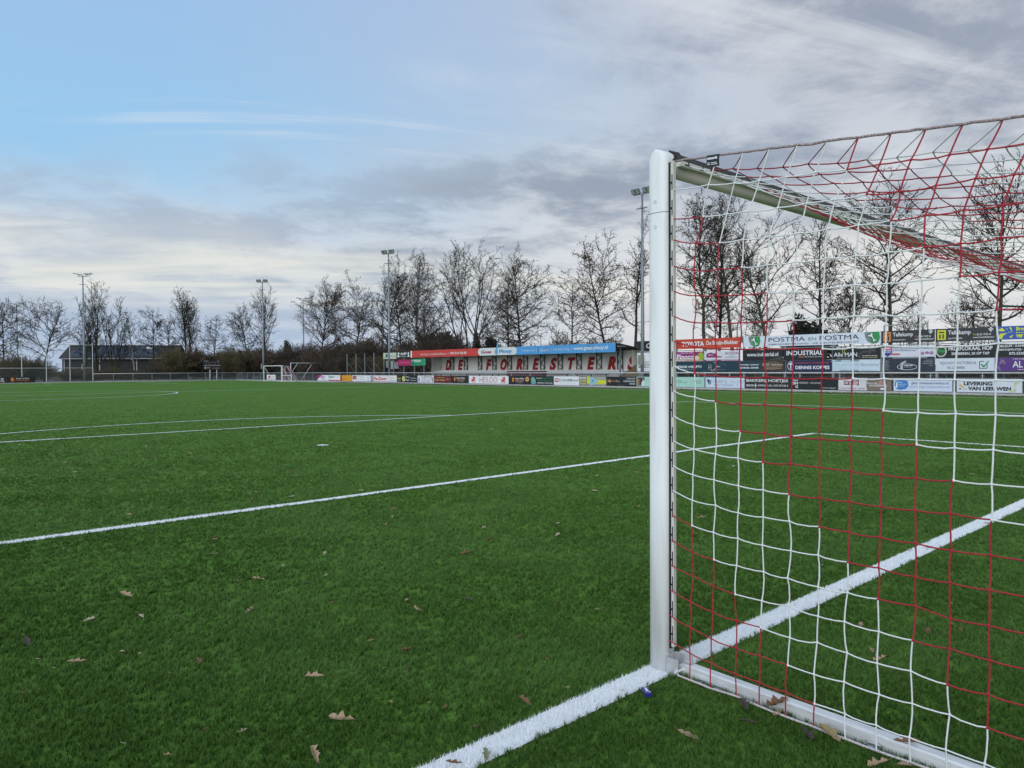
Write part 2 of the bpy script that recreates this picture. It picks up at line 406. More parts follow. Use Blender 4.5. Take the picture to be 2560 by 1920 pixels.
# ------------------------------------------------------------------ the near goal
WCORD = mat('white_net_cord', (0.78, 0.80, 0.80), 0.65, 0, 0.08, 200, 0.3)
RCORD = mat('red_net_cord', (0.40, 0.018, 0.035), 0.65, 0, 0.2, 200, 0.3)
RAILM = mat('ivory_net_rail', (0.62, 0.61, 0.56), 0.5, 0, 0.06, 9)
def ell(ca, cb, ra, rb, n=36, e=0.80):
    q = lambda v: (abs(v)**e)*(1 if v >= 0 else -1)
    return [(ca+ra*q(cos(2*pi*i/n)), cb+rb*q(sin(2*pi*i/n))) for i in range(n)]
GX = -0.05
def make_goal():
    g = empty('football_goal', (GX, 0, 0), 'white full-size football goal with red and white net standing on the near goal line', 'goal')
    EX, EY, EZ = (1, 0, 0), (0, 1, 0), (0, 0, 1)
    for px_, far in ((GX, 0), (7.37, 1)):
        fr_ = [((px_, 0, z), EX, EY) for z in (0.0, 0.9, 1.8, 2.252, 2.503)]
        fr_ += [((px_, 0, 2.503+0.0565*sin(a)), EX, (0, max(0.02, cos(a)), 0)) for a in (0.2, 0.45, 0.7, 0.95, 1.15, 1.3, 1.42, 1.5, 1.55)]
        V, F = sweep(ell(0, 0, 0.047, 0.057, e=0.72), fr_)
        po = link_mesh('post', V, F, WHITEP, g, smooth=True)
        b = MB(); b.box((px_-0.017, -0.0625, 0.12), (px_+0.017, -0.05, 2.49)); b.build('groove_strip', BLACKP, po)
        b = MB(); b.bbox((px_-0.013, -0.079, 0.13), (px_+0.013, -0.063, 2.485), 0.003); b.build('net_rail', RAILM, po)
        if far: continue
        V, F = sweep(ell(px_, 0, 0.0474, 0.0574, e=0.72), [((0, 0, z), EX, EY) for z in (2.2505, 2.2535)])
        link_mesh('joint_line', V, F, mat('dark_joint', (0.10, 0.11, 0.12), 0.7), po)  # thin dark ring at the sleeve joint
        for z in (2.306, 2.185):
            b = MB(); b.tube([(px_-0.0445, 0.0, z), (px_-0.0495, 0.0, z)], 0.009, 14); s = b.build('screw', ALU, po)
        slot = None
        for k in range(19):
            z = 0.16+k*0.122
            if slot is None:
                b = MB(); b.box((px_-0.0145, -0.0765, z-0.001), (px_-0.0125, -0.0715, z+0.074))
                b.box((px_-0.016, -0.0715, z+0.030), (px_-0.010, -0.061, z+0.038))
                slot = b.build('net_slot', BLACKP, po); s0 = z
            else: copy_obj(slot, po, (0, 0, z-s0))
    # crossbar: its own rounded profile, cut off square outside the near post
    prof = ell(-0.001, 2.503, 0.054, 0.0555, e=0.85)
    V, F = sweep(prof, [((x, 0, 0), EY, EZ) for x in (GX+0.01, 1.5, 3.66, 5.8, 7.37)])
    cb = link_mesh('crossbar', V, F, mat('bounce_offset_white_paint', (0.70, 0.655, 0.62), 0.55, 0, 0.06, 3, 0.02, spec=.3), g, smooth=True)  # off-white, warmed in the colour to offset green light bounced off the turf
    b = MB(); b.box((GX+0.05, -0.0625, 2.507), (7.32, -0.045, 2.540)); b.build('groove_strip', mat('dark_channel', (0.05, 0.05, 0.052), 0.6), cb)
    b = MB(); b.bbox((GX+0.045, -0.083, 2.478), (7.32, -0.058, 2.5065), 0.003); b.build('net_rail', RAILM, cb)
    b = MB(); b.add([(GX+0.0, -0.050, 2.508), (GX+0.045, -0.066, 2.508), (GX+0.075, -0.052, 2.556), (GX+0.02, -0.03, 2.562), (GX+0.11, -0.064, 2.515)], [(0, 1, 2, 3), (1, 4, 2)])
    b.build('end_piece', BLACKP, cb)
    slot = None
    for k in range(60):
        x = 0.03+k*0.122
        if slot is None:
            b = MB(); b.box((x, -0.0845, 2.486), (x+0.06, -0.0828, 2.494)); b.box((x+0.026, -0.0845, 2.494), (x+0.034, -0.0825, 2.51))
            slot = b.build('net_slot', BLACKP, cb); s0 = x
        else: copy_obj(slot, cb, (x-s0, 0, 0))
    # ground bar, bracket, clips
    b = MB(); b.bbox((-0.060, -2.25, 0.0), (-0.006, -0.165, 0.062), 0.006); gb = b.build('ground_bar', ALU, g)
    b = MB(); b.box((-0.052, -0.178, 0.008), (-0.016, -0.10, 0.048)); b.build('bar_end', ALU, gb)
    for y in (-0.27, -0.36, -1.05, -1.75):
        b = MB(); b.prism([(0, 0), (0.028, 0), (0.028, 0.006), (0.018, 0.010), (0.022, 0.024), (0.012, 0.026), (0.008, 0.012), (0, 0.02)], (-0.061, y, 0.006), (-1, 0, 0), (0, 0, 1), (0, 1, 0), 0.042)
        b.build('net_clip', mat('bright_steel', (0.75, 0.76, 0.78), 0.2, 0.9, 0.05), gb)
    BR = mat('bracket_steel', (0.58, 0.59, 0.60), 0.4, 0.5, 0.12, 20)
    sec = [(GX-0.040, -0.052), (GX-0.046, -0.060), (GX-0.046, -0.105), (GX-0.038, -0.122), (GX-0.034, -0.122), (GX-0.041, -0.104), (GX-0.041, -0.062), (GX-0.036, -0.057), (GX+0.036, -0.057), (GX+0.041, -0.062), (GX+0.041, -0.104), (GX+0.052, -0.140), (GX+0.057, -0.140), (GX+0.046, -0.105), (GX+0.046, -0.060), (GX+0.040, -0.052)]
    V, F = sweep(sec, [((0, 0, z), EX, EY) for z in (0.004, 0.088)])
    br = link_mesh('bracket', V, F, BR, g)
    b = MB(); b.tube([(GX-0.055, -0.118, 0.03), (GX+0.05, -0.125, 0.03)], 0.007, 10); b.build('bolt', ALU, br)
    # ---------------- net
    rn = random.Random(11)
    K0, K1, NC = -8, 12, 17
    def ropez(y): return 2.492+0.122*y+0.004*y*y
    jit = {}
    def J(*k):
        if k not in jit: jit[k] = np.array([rn.gauss(0, 0.004), rn.gauss(0, 0.003), rn.gauss(0, 0.003)])
        return jit[k]
    def side(c, k):
        y = -0.08-0.121*c if c else -0.080
        zn = 1.450-0.1207*k
        zt = ropez(y); zb = 0.022
        # rows pulled up towards the hooks on the post, compressed near the rope
        z = zn+0.055*exp(-c/1.3)*(1 if k > -6 else 0.3)
        u = (k-K0)/(K1-K0)
        z = z+(zt-(1.450-0.1207*K0))*max(0, 1-(k-K0)/3.5)**1.2
        if k == K0: z = zt
        if k == K1: z = zb
        x = GX-0.005-0.055*u**3-0.035*sin(pi*u)*(1-exp(-c/2.0))
        y += -0.03*(1-u)*(0 if c == 0 else 1)*min(1, c/6)-(0.115*max(0.0, 1-(k-K0)/3.2)**1.25 if c else 0)
        p = np.array([x, y, z])
        if c and K0 < k < K1: p = p+J(c, k)*(1.0, 1.0, 1.0)
        if c and k == K1: p = p+J(c, k)*(1.2, 1.0, 0.2)
        return p
    NR = 61
    def roof(c, i):
        # i = 0 on the side rope, NR on the far side; c = 0 at the crossbar
        x = GX-0.005+0.121*i; y = -0.083-0.121*c
        a = min(1.0, max(0, x+0.05)/2.6, max(0, 7.37-x)/0.9)**0.8; g_ = 1-exp(-c/2.6)
        z = (2.49 if c == 0 else ropez(y))-0.40*a*g_*(0.85+0.15*sin(x*1.3))
        if 0 < i: z -= 0.02*min(1, c/3)
        p = np.array([x, y, z])
        if c and i: p = p+J('r', c, i)*1.3
        return p
    segs = {0: MB(), 1: MB()}
    def strand(a, b, red, sag, r=0.0031, n=5):
        m2 = (a+b)/2; L_ = np.linalg.norm(b-a)
        off = np.array([rn.gauss(0, 0.003), rn.gauss(0, 0.003), -sag*L_*rn.uniform(0.4, 1.5)])
        pts = [a, a*0.72+b*0.28+off*0.8, a*0.28+b*0.72+off*0.8, b]
        segs[red].tube(pts, r, n, False)
    for k in range(K0+1, K1):
        for c in range(NC):
            strand(side(c, k), side(c+1, k), int((c-k-1) % 12 < 6), 0.04)
    for c in range(1, NC+1):
        for k in range(K0, K1):
            strand(side(c, k), side(c, k+1), int((c-k-2) % 12 < 6), 0.0)
    wire = MB()
    for i in range(1, NR):
        k = K0-i
        for c in range(NC): strand(roof(c, i), roof(c+1, i), int((c-i) % 12 < 6), 0.03, 0.0028, 4)
    for c in range(1, NC+1):
        for i in range(0, NR):
            k = K0-i-1; a = side(c, K0) if i == 0 else roof(c, i)
            strand(a, roof(c, i+1), int((c-i-1) % 12 < 6), 0.02, 0.0028, 4)
    # back and far side of the net, and the two poles that hold the back corners
    def drop(a, k): u = (k-K0)/(K1-K0); return np.array([a[0], a[1]-0.10*sin(pi*u)*0.6, a[2]*(1-u)+0.022*u])
    for i in range(0, NR+1):
        a = side(NC, K0) if i == 0 else roof(NC, i)
        for k in range(K0, K1):
            segs[int((NC+i-k-2) % 12 < 6)].tube([drop(a, k), drop(a, k+1)], 0.003, 3, False)
            if i < NR and k > K0: segs[int((NC+i-k-1) % 12 < 6)].tube([drop(a, k), drop(roof(NC, i+1), k)], 0.003, 3, False)
    for c in range(0, NC):
        for k in range(K0, K1):
            a, b_ = roof(c, NR), roof(c+1, NR); segs[int((c-k-2) % 12 < 6)].tube([drop(b_, k), drop(b_, k+1)], 0.003, 3, False)
            if k > K0: segs[int((c-k-1) % 12 < 6)].tube([drop(a, k), drop(b_, k)], 0.003, 3, False)
    for q in (side(NC, K0), roof(NC, NR)):
        b = MB(); b.tube([(q[0], q[1]-0.03, -0.02), (q[0], q[1]-0.03, q[2]+0.02)], 0.024, 10); b.build('net_pole', BLACKP, g, smooth=True)
    nt_ = MB()
    pts = [side(c, K0)*1.0 for c in range(0, NC+1)]; pts[0] = np.array([GX, -0.083, 2.492])
    P2 = []
    for a, b in zip(pts, pts[1:]):
        for t in (0, 0.25, 0.5, 0.75): P2.append(a+(b-a)*t+np.array([0, 0, rn.gauss(0, 0.0012)]))
    nt_.tube(P2, 0.0055, 6)
    net = nt_.build('net', mat('twisted_border_rope', (0.42, 0.33, 0.33), 0.8, 0, 0.55, 120, 0.6), g, smooth=True)
    b = MB(); P2 = []
    for c in range(0, NC):
        for t in (0, 0.5): P2.append(side(c, K1)*(1-t)+side(c+1, K1)*t+np.array([0, 0, 0.002+rn.gauss(0, 0.001)]))
    P2[0] = np.array([GX-0.04, -0.12, 0.03])
    b.tube(P2, 0.0052, 6); b.build('hem_rope', mat('white_hem_rope', (0.62, 0.55, 0.55), 0.8, 0, 0.35, 150, 0.5), net, smooth=True)
    segs[0].build('white_cords', WCORD, net, smooth=True); segs[1].build('red_cords', RCORD, net, smooth=True)
    # knots where cords cross on the side panel
    kn = {0: MB(), 1: MB()}
    for k in range(K0+1, K1):
        for c in range(1, 14):
            p = side(c, k); r_ = int((c-k-1) % 12 < 6)
            kn[r_].tube([p-np.array([0, 0, 0.0055]), p-np.array([0, 0, 0.002]), p+np.array([0, 0, 0.002]), p+np.array([0, 0, 0.0055])], [0.003, 0.0048, 0.0048, 0.003], 6)
    for r_ in (0, 1): tag(kn[r_].build('knots', (WCORD, RCORD)[r_], net, smooth=True), kind='stuff')
    # maker's tag sewn to the rope
    p = side(1, K0)*0.92+side(0, K0)*0.08
    b = MB(); tw = 0.066; V = []
    for j, (dx, dz) in enumerate(((0, 0.004), (-0.004, -0.022), (-0.002, -0.05))):
        for e_ in (-0.5, 0.5): V.append((p[0]-0.008+dx, p[1]+e_*-tw, p[2]+dz+0.105*(-tw*e_)))
    V2 = [(v[0]+0.0012, v[1], v[2]) for v in V]
    b.add(V+V2, [(0, 2, 3, 1), (2, 4, 5, 3), (6, 7, 9, 8), (8, 9, 11, 10), (0, 1, 7, 6), (4, 10, 11, 5), (0, 6, 8, 2), (2, 8, 10, 4), (1, 3, 9, 7), (3, 5, 11, 9)])
    tg = b.build('maker_tag', mat('black_fabric_tag', (0.014, 0.018, 0.026), 0.6, 0, 0.2, 40), net)
    for (a0, a1, v0, v1) in ((-0.42, 0.12, 0.60, 0.76), (0.16, 0.36, 0.60, 0.80), (-0.42, -0.2, 0.28, 0.34), (-0.14, 0.34, 0.28, 0.34), (-0.42, -0.2, 0.14, 0.20), (-0.14, 0.38, 0.14, 0.20)):
        b = MB()
        def q(a, v):
            z0 = p[2]+0.105*(-tw*a)+0.004-0.054*(1-v); return (p[0]-0.0135, p[1]-a*tw, z0)
        b.add([q(a0, v0), q(a1, v0), q(a1, v1), q(a0, v1)], [(0, 1, 2, 3)])
        b.build('print_stroke', print_mat((0.7, 0.72, 0.74)), tg)
    return g
make_goal()

# small blue packet on the turf beside the goal line
def packet():
    c = ground(1617, 1730, 0.03); e = empty('blue_packet', (c[0], c[1], 0.02), 'small blue packet with white and red print lying beside the goal line', 'packet')
    d = ray(1627, 1745)-ray(1607, 1712); v = ground(1627, 1747)-ground(1608, 1714); v = v/np.linalg.norm(v); w = np.array([-v[1], v[0], 0])
    O = np.array([c[0], c[1], 0.022])
    b = MB(); L_, Wd, H = 0.062, 0.032, 0.016
    b.prism([(-Wd/2+0.003, 0), (Wd/2-0.003, 0), (Wd/2, 0.003), (Wd/2, H-0.003), (Wd/2-0.003, H), (-Wd/2+0.003, H), (-Wd/2, H-0.003), (-Wd/2, 0.003)], O-v*L_/2, w, (0, 0, 1), v, L_)
    b.build('carton', mat('blue_carton', (0.02, 0.03, 0.22), 0.35, 0, 0.1, 30), e)
    def pad(a0, a1, b0, b1, col, nm):
        m = MB(); z = np.array([0, 0, H+0.0006]); m.add([O+w*a0+v*b0+z, O+w*a1+v*b0+z, O+w*a1+v*b1+z, O+w*a0+v*b1+z], [(0, 1, 2, 3)]); m.build(nm, print_mat(col), e)
    pad(-0.006, 0.006, -0.026, 0.012, (0.75, 0.75, 0.75), 'print_band'); pad(0.007, 0.012, -0.028, -0.02, (0.6, 0.04, 0.03), 'print_mark')
    pad(-0.012, -0.007, 0.012, 0.02, (0.6, 0.04, 0.03), 'print_mark'); pad(0.004, 0.013, 0.014, 0.022, (0.75, 0.75, 0.75), 'print_mark')
packet()

# ------------------------------------------------------------------ fallen leaves
LEAFM = [mat('leaf_tan', (0.36, 0.25, 0.15), 0.7, 0, 0.3, 60), mat('leaf_brown', (0.17, 0.085, 0.04), 0.7, 0, 0.35, 60), mat('leaf_dark', (0.06, 0.042, 0.032), 0.7, 0, 0.3, 60),
         mat('leaf_yellow', (0.28, 0.20, 0.085), 0.65, 0, 0.25, 60), mat('leaf_green', (0.20, 0.22, 0.10), 0.65, 0, 0.3, 60), mat('leaf_pale', (0.42, 0.34, 0.24), 0.7, 0, 0.2, 60)]
def leaf_mesh(kind, seed):
    rn = random.Random(seed); n = 13; V = []; F = []
    bend = rn.uniform(-2.6, 2.6); cup = rn.uniform(0.2, 1.3)
    for i in range(n):
        t = i/(n-1)
        if kind == 'oak': w = (0.07+0.36*sin(pi*min(1, t*1.02))**0.8*(0.5+0.55*t))*(1.2 if i % 4 == 2 else (0.5 if i % 4 == 0 else 0.92))*rn.uniform(.8, 1.2)
        else: w = 0.30*sin(pi*t)**0.8
        if i == 0 or i == n-1: w = 0.015
        for s in (-1, 0, 1):
            x = (t-0.5); y = s*w*0.62*rn.uniform(0.8, 1.15)+0.08*bend*(t-0.5)**2
            z = 0.10*cup*(abs(y)/0.2)**1.4+0.16*bend*(t-0.5)**2*(1 if bend > 0 else -0.6)+rn.uniform(0, 0.03)
            V.append((x, y, z))
        if i:
            a = (i-1)*3; b_ = i*3
            F += [(a, b_, b_+1, a+1), (a+1, b_+1, b_+2, a+2)]
    m = len(V)      # stalk
    V += [(-0.5, -0.012, V[1][2]), (-0.5, 0.012, V[1][2]), (-0.72, 0.02, V[1][2]+0.04)]; F.append((m, m+1, m+2))
    zm = min(v[2] for v in V); V = [(x, y, z-zm) for x, y, z in V]
    me = bpy.data.meshes.new('fallen_leaf'); me.from_pydata(V, [], F); me.update(); return me
OAK = [leaf_mesh('oak', i) for i in range(7)]; OVAL = [leaf_mesh('oval', 40+i) for i in range(4)]
LNAME = ['dry tan oak leaf lying on the open turf', 'reddish brown leaf lying on the open turf', 'dark wet leaf lying on the open turf', 'yellow leaf lying on the open turf', 'greenish brown oak leaf lying on the white goal line', 'small pale tan leaf lying on the open turf']
GRPN = ['tan fallen leaves', 'reddish brown fallen leaves', 'dark fallen leaves', 'yellow fallen leaves', 'greenish fallen leaves', 'pale fallen leaves']
def leaf(px, py, size, mi, oak=True, label=None, group=None, z=0.018):
    p = ground(px, py, z); rn = random.Random(int(px*7+py*13))
    o = bpy.data.objects.new('fallen_leaf', rn.choice(OAK if oak else OVAL).copy()); COL.objects.link(o)
    o.data.materials.append(LEAFM[mi]); o.location = (p[0], p[1], z); o.rotation_euler = (rn.uniform(-0.25, 0.25), rn.uniform(-0.25, 0.25), rn.uniform(0, 2*pi)); o.scale = (size*.92, size*.92*rn.uniform(.65, 1.1), size*rn.uniform(.7, 1.5))
    tag(o, label or LNAME[mi], 'leaf', group or (GRPN[mi] if label is None else None))
    return o
Z = 0.3165
for x, y, s, mi, ok in [(1000, 280, .13, 0, 1), (705, 470, .07, 5, 1), (1115, 445, .07, 5, 1), (960, 727, .05, 5, 0), (1100, 740, .045, 5, 1), (605, 805, .095, 0, 1), (1570, 805, .09, 1, 1),
                        (1870, 163, .09, 5, 1), (2040, 150, .10, 0, 1), (1975, 405, .09, 0, 1)]: leaf(x*Z, 1400+y*Z, s, mi, ok)
leaf(215*Z, 1400+645*Z, .13, 2, False, 'large dark folded oval leaf lying alone on the turf')
for x, y, s, mi, ok in [(410, 338, .05, 0, 0), (362, 118, .04, 5, 0), (1000, 315, .05, 5, 0), (1075, 388, .07, 0, 1), (1495, 310, .08, 2, 0), (2195, 335, .05, 1, 1), (715, 635, .055, 3, 0), (998, 710, .075, 1, 1),
                        (1890, 603, .06, 1, 0), (272, 920, .10, 0, 1), (445, 955, .045, 3, 0), (1937, 1115, .095, 1, 1), (480, 1255, .12, 0, 1), (1545, 1318, .055, 1, 1), (272, 1545, .11, 0, 1)]: leaf(700+x*Z, 1400+y*Z, s, mi, ok)
leaf(700+1630*Z, 1400+1535*Z, .09, 4, True, 'greenish brown oak leaf lying on the edge of the white goal line')
leaf(700+1375*Z, 1400+1605*Z, .075, 1, True, 'torn reddish brown leaf lying on the white goal line')
for x, y, s, mi, ok in [(890, 625, .05, 1, 1), (1750, 940, .06, 0, 1), (1890, 965, .10, 1, 0)]: leaf(1560+x*.1989, 1540+y*.1989, s, mi, ok, LNAME[mi].replace('the open turf', 'turf under the goal net'), 'leaves under the net')
leaf(1560+1520*.1989, 1540+1130*.1989, .115, 2, True, 'dark brown oval leaf lying outside the net rope', z=0.03)
leaf(1560+1930*.1989, 1540+1115*.1989, .14, 1, True, 'big brown oak leaf leaning against the aluminium ground bar', z=0.05)
leaf(1560+1940*.1989, 1540+1250*.1989, .09, 0, True, 'tan oak leaf lying below the big brown leaf at the ground bar')
leaf(1560+1550*.1989, 1540+1330*.1989, .085, 2, False, 'narrow dark leaf lying on the turf outside the goal')
leaf(1560+805*.1989, 1540+1490*.1989, .095, 0, True, 'tan oak leaf lying on the turf outside the goal')
for x, y, s, mi, ok in [(710, 260, .08, 0, 1), (790, 350, .09, 0, 1), (1270, 75, .08, 1, 1), (1590, 55, .05, 1, 1), (1520, 5, .05, 0, 1), (600, 5, .07, 0, 1)]: leaf(2000+x*.2532, 1560+y*.2532, s, mi, ok, LNAME[mi].replace('the open turf', 'turf under the goal net'), 'leaves under the net')
leaf(2000+70*.2532, 1560+1095*.2532, .12, 2, True, 'dark crumpled leaf against the net rope', z=0.03)
leaf(2000+300*.2532, 1560+1090*.2532, .13, 3, True, 'yellowish oak leaf against the net rope', z=0.03)
leaf(2000+1060*.2532, 1560+1165*.2532, .10, 1, True, 'brown curled leaf lying on the aluminium ground bar', z=0.064)
leaf(2000+770*.2532, 1560+1385*.2532, .10, 0, True, 'broad tan oak leaf lying outside the net')
leaf(2000+1030*.2532, 1560+1400*.2532, .08, 0, False, 'small tan oval leaf lying outside the net')
for fx, fy, s, mi in [(640, 1165, .08, 2), (464, 1166, .09, 0), (460, 1197, .09, 0), (611, 1223, .07, 5), (700, 1196, .07, 5), (545, 1079, .08, 0), (280, 1112, .08, 5), (143, 1119, .08, 1), (630, 1072, .08, 5), (315, 965, .10, 5), (360, 1008, .13, 2),
                      (140, 998, .08, 5), (850, 1101, .09, 0), (1330, 1035, .12, 2), (1290, 1028, .09, 5), (1115, 1000, .08, 5), (980, 985, .09, 0), (1045, 1140, .07, 5), (780, 1060, .07, 5), (95, 1090, .08, 0), (1380, 1095, .08, 0), (905, 1318, .05, 5)]:
    leaf(fx*1.1573, fy*1.1573, s, mi)
rl = random.Random(5)
for i in range(95):
    py = 985+420*rl.random()**2.2; px = rl.uniform(20, 2540)
    if 1600 < px < 1700: continue
    leaf(px, py, rl.uniform(.06, .11), rl.choice([0, 0, 5, 5, 2, 1]))

for i in range(85):
    py = rl.uniform(1130, 1900); px = rl.uniform(10, 2540)
    if 1590 < px < 1700 or (px > 1690 and py > 1640): continue
    mi = rl.choice([0, 0, 1, 1, 2, 5]); leaf(px, py, rl.uniform(.018, .05), mi, rl.random() < .5, 'tiny '+LNAME[mi].replace(' oak', ''), 'tiny '+GRPN[mi])

# ------------------------------------------------------------------ lettering and advertising boards
_TX = {}
def text_geo(s, bold=0.0, shear=0.0):
    k = (s, bold, shear)
    if k not in _TX:
        cu = bpy.data.curves.new('lettering', 'FONT'); cu.body = s; cu.offset = bold; cu.shear = shear; cu.resolution_u = 3; cu.fill_mode = 'FRONT'
        ob = bpy.data.objects.new('lettering', cu); me = ob.to_mesh()
        V = np.array([v.co[:] for v in me.vertices]).reshape(-1, 3); F = [tuple(p.vertices) for p in me.polygons]
        ob.to_mesh_clear(); bpy.data.objects.remove(ob); bpy.data.curves.remove(cu)
        V[:, 2] = 0
        V[:, :2] -= V[:, :2].min(0); V[:, :2] /= (V[:, :2].max(0)+1e-9)
        _TX[k] = (V, F)
    return _TX[k]
WH = (0.72, 0.74, 0.76); BK = (0.012, 0.013, 0.016); RD = (0.50, 0.02, 0.025); NAVY = (0.012, 0.016, 0.07); GRY = (0.25, 0.26, 0.27)
TEAL = (0.010, 0.040, 0.060); ORG = (0.70, 0.22, 0.03); BLU = (0.05, 0.20, 0.55); GRN = (0.03, 0.28, 0.08); MAG = (0.35, 0.02, 0.16); YEL = (0.62, 0.66, 0.05); GOLD = (0.55, 0.42, 0.10); CREAM = (0.6, 0.55, 0.42)
def face(root, O, U, N, Wd, H, elems, t0):
    O, U, N = map(np.asarray, (O, U, N)); V3 = np.array([0, 0, 1.0])
    rb = random.Random(int(abs(O[1]*100)+abs(O[2]*77)))
    for li, e in enumerate(elems):
        lay = N*(t0+0.0025*(li+1)); k = e[0]
        P = lambda u, v: O+U*(u*Wd)+V3*(v*H)+lay
        if k == 't':
            _, s, u0, v0, u1, v1, col = e[:7]; bold = e[7] if len(e) > 7 else 0.0; sh = e[8] if len(e) > 8 else 0.0
            T, F = text_geo(s, bold, sh)
            V = [P(u0+(u1-u0)*p[0], v0+(v1-v0)*p[1]) for p in T]; nm = 'lettering'
        elif k == 'r':
            _, u0, v0, u1, v1, col = e; V = [P(u0, v0), P(u1, v0), P(u1, v1), P(u0, v1)]; F = [(0, 1, 2, 3)]; nm = 'colour_panel'
        elif k == 'e':
            _, cu, cv, ru, rv, col = e; V = [P(cu+ru*cos(2*pi*i/24), cv+rv*sin(2*pi*i/24)) for i in range(24)]; F = [tuple(range(24))]; nm = 'emblem'
        elif k == 'o':      # ring
            _, cu, cv, ru, rv, w, col = e; V = []; F = []
            for i in range(24):
                a = 2*pi*i/24; V += [P(cu+ru*cos(a), cv+rv*sin(a)), P(cu+(ru-w*H/Wd)*cos(a), cv+(rv-w)*sin(a))]; F.append((2*i, (2*i+2) % 48, (2*i+3) % 48, 2*i+1))
            nm = 'emblem'
        elif k == 'p':
            _, pts, col = e; V = [P(u, v) for u, v in pts]; F = [tuple(range(len(pts)))]; nm = 'emblem'
        elif k == 'l':
            _, pts, w, col = e; V = []; F = []
            for (a, b), (c, d) in zip(pts, pts[1:]):
                dx, dy = (c-a)*Wd, (d-b)*H; L_ = sqrt(dx*dx+dy*dy)+1e-9; nx, ny = -dy/L_*w*H/2/Wd, dx/L_*w*H/2/H; n0 = len(V)
                V += [P(a-nx, b-ny), P(c-nx, d-ny), P(c+nx, d+ny), P(a+nx, b+ny)]; F.append((n0, n0+1, n0+2, n0+3))
            nm = 'emblem'
        elif k == 'b':      # a line of print too small to read
            _, u0, v0, u1, v1, col = e; V = []; F = []; u = u0; asp = H/Wd
            while u < u1:
                w = rb.uniform(0.5, 2.2)*(v1-v0)*asp; w = min(w, u1-u); n0 = len(V); dv = rb.uniform(0, 0.2)*(v1-v0)
                V += [P(u, v0+dv), P(u+w, v0+dv), P(u+w, v1-dv), P(u, v1-dv)]; F.append((n0, n0+1, n0+2, n0+3)); u += w+0.45*(v1-v0)*asp
            nm = 'small_print'
        if len(F): link_mesh(nm, V, F, print_mat(col), root)
BN = [0]
def board(O, U, N, Wd, H, bg, elems, label, group=None, thick=0.02, name='advertising_board', rim=True):
    O, U, N = map(np.asarray, (O, U, N)); V3 = np.array([0, 0, 1.0])
    b = MB(); b.prism([(0, 0), (Wd, 0), (Wd, H), (0, H)], O, U, V3, N, thick)
    root = b.build(name, print_mat(bg), None, origin=O+U*Wd/2)
    tag(root, label, 'advertising board', group)
    face(root, O, U, N, Wd, H, elems, thick)
    return root
UX, NX = np.array([0, -1.0, 0]), np.array([-1.0, 0, 0])
def xboard(X, pl, pr, z0, z1, bg, elems, label, gap=0.012, **k):
    yl = onx(pl, 920, X)[1]-gap; yr = onx(pr, 920, X)[1]+gap
    return board((X, yl, z0), UX, NX, yl-yr, z1-z0, bg, elems, label, **k)
XFB = 38.94; ZB0, ZB1 = 0.15, 0.84
def low(pl, pr, bg, el, label, dz=0.0): return xboard(XFB, pl, pr, ZB0+dz, ZB1+dz, bg, el, label+' on the touchline fence')
HORSE = lambda u: [('p', [(u-.055, .12), (u-.055, .22), (u+.055, .22), (u+.055, .12)], RD), ('p', [(u-.05, .28), (u-.045, .55), (u-.02, .78), (u+.01, .9), (u+.04, .84), (u+.05, .65), (u+.025, .6), (u+.055, .5), (u+.02, .45), (u+.055, .3)], RD), ('e', u-.012, .62, .012, .1, WH), ('b', u-.05, .14, u+.05, .2, WH)]
BAG = lambda u: [('p', [(u-.045, .72), (u+.045, .76), (u+.035, .3), (u-.03, .26)], ORG), ('l', [(u-.02, .72), (u-.015, .85), (u+.015, .86), (u+.02, .74)], .05, ORG)]
low(667, 689, WH, [('p', [(.2, .2), (.16, .6), (.3, .85), (.38, .6), (.34, .2)], RD), ('t', 'De Fores', .42, .45, .95, .75, (0.5, .12, .12)), ('b', .42, .22, .9, .3, (0.5, .2, .2))], 'small white board with a red figure, far left end')
low(793.5, 821.5, WH, [('p', [(0, 1), (0, .2), (.45, 1)], MAG), ('e', .5, .62, .22, .25, (.5, .35, .5)), ('e', .42, .52, .12, .2, (.6, .3, .5)), ('b', .4, .1, .85, .18, GRY)], 'white board with a magenta corner and pink emblem')
low(822, 850.5, WH, [('r', 0, 0, 1, .16, (.55, .08, .16)), ('t', 'BUKO', .04, .5, .45, .85, (.02, .05, .05), .03), ('b', .46, .58, .95, .72, (.5, .56, .62))], 'white board with a dark green word and red bottom strip')
low(851, 880.5, (.62, .30, .02), [('r', 0, 0, .15, 1, (.45, .03, .02)), ('t', 'info', .24, .25, .46, .55, (.35, .1, .02)), ('b', .2, .78, .95, .9, (.7, .42, .1))], 'orange board with a red strip')
low(881, 926, WH, [('p', [(.03, .3), (.03, .8), (.1, .93), (.24, .9), (.26, .75), (.12, .7), (.1, .3)], RD), ('t', 'AZ', .1, .3, .26, .72, BK, .05), ('b', .34, .62, .68, .8, (.4, .4, .4)), ('t', 'De Foresters', .33, .2, .7, .42, (.35, .35, .36)), ('l', [(.82, .3), (.86, .8), (.9, .3), (.94, .85)], .05, (.35, .45, .65)), ('b', .78, .12, .95, .2, (.3, .3, .5))], 'white board with a red and black two-letter badge')
low(926.5, 933.5, (.55, .58, .62), [('p', [(.3, 0), (.35, .5), (.25, .75), (.5, .95), (.7, .7), (.6, .45), (.75, 0)], (.02, .03, .06))], 'narrow grey board with a dark standing figure')
low(934, 967.5, WH, [('t', 'Fa.Zoon', .05, .28, .95, .74, (.5, .02, .03), .05), ('b', .08, .84, .92, .93, (.45, .3, .3)), ('b', .06, .07, .94, .17, (.4, .2, .2)), ('r', 0, 0, .02, 1, (.4, .1, .1))], 'white board with bold red lettering')
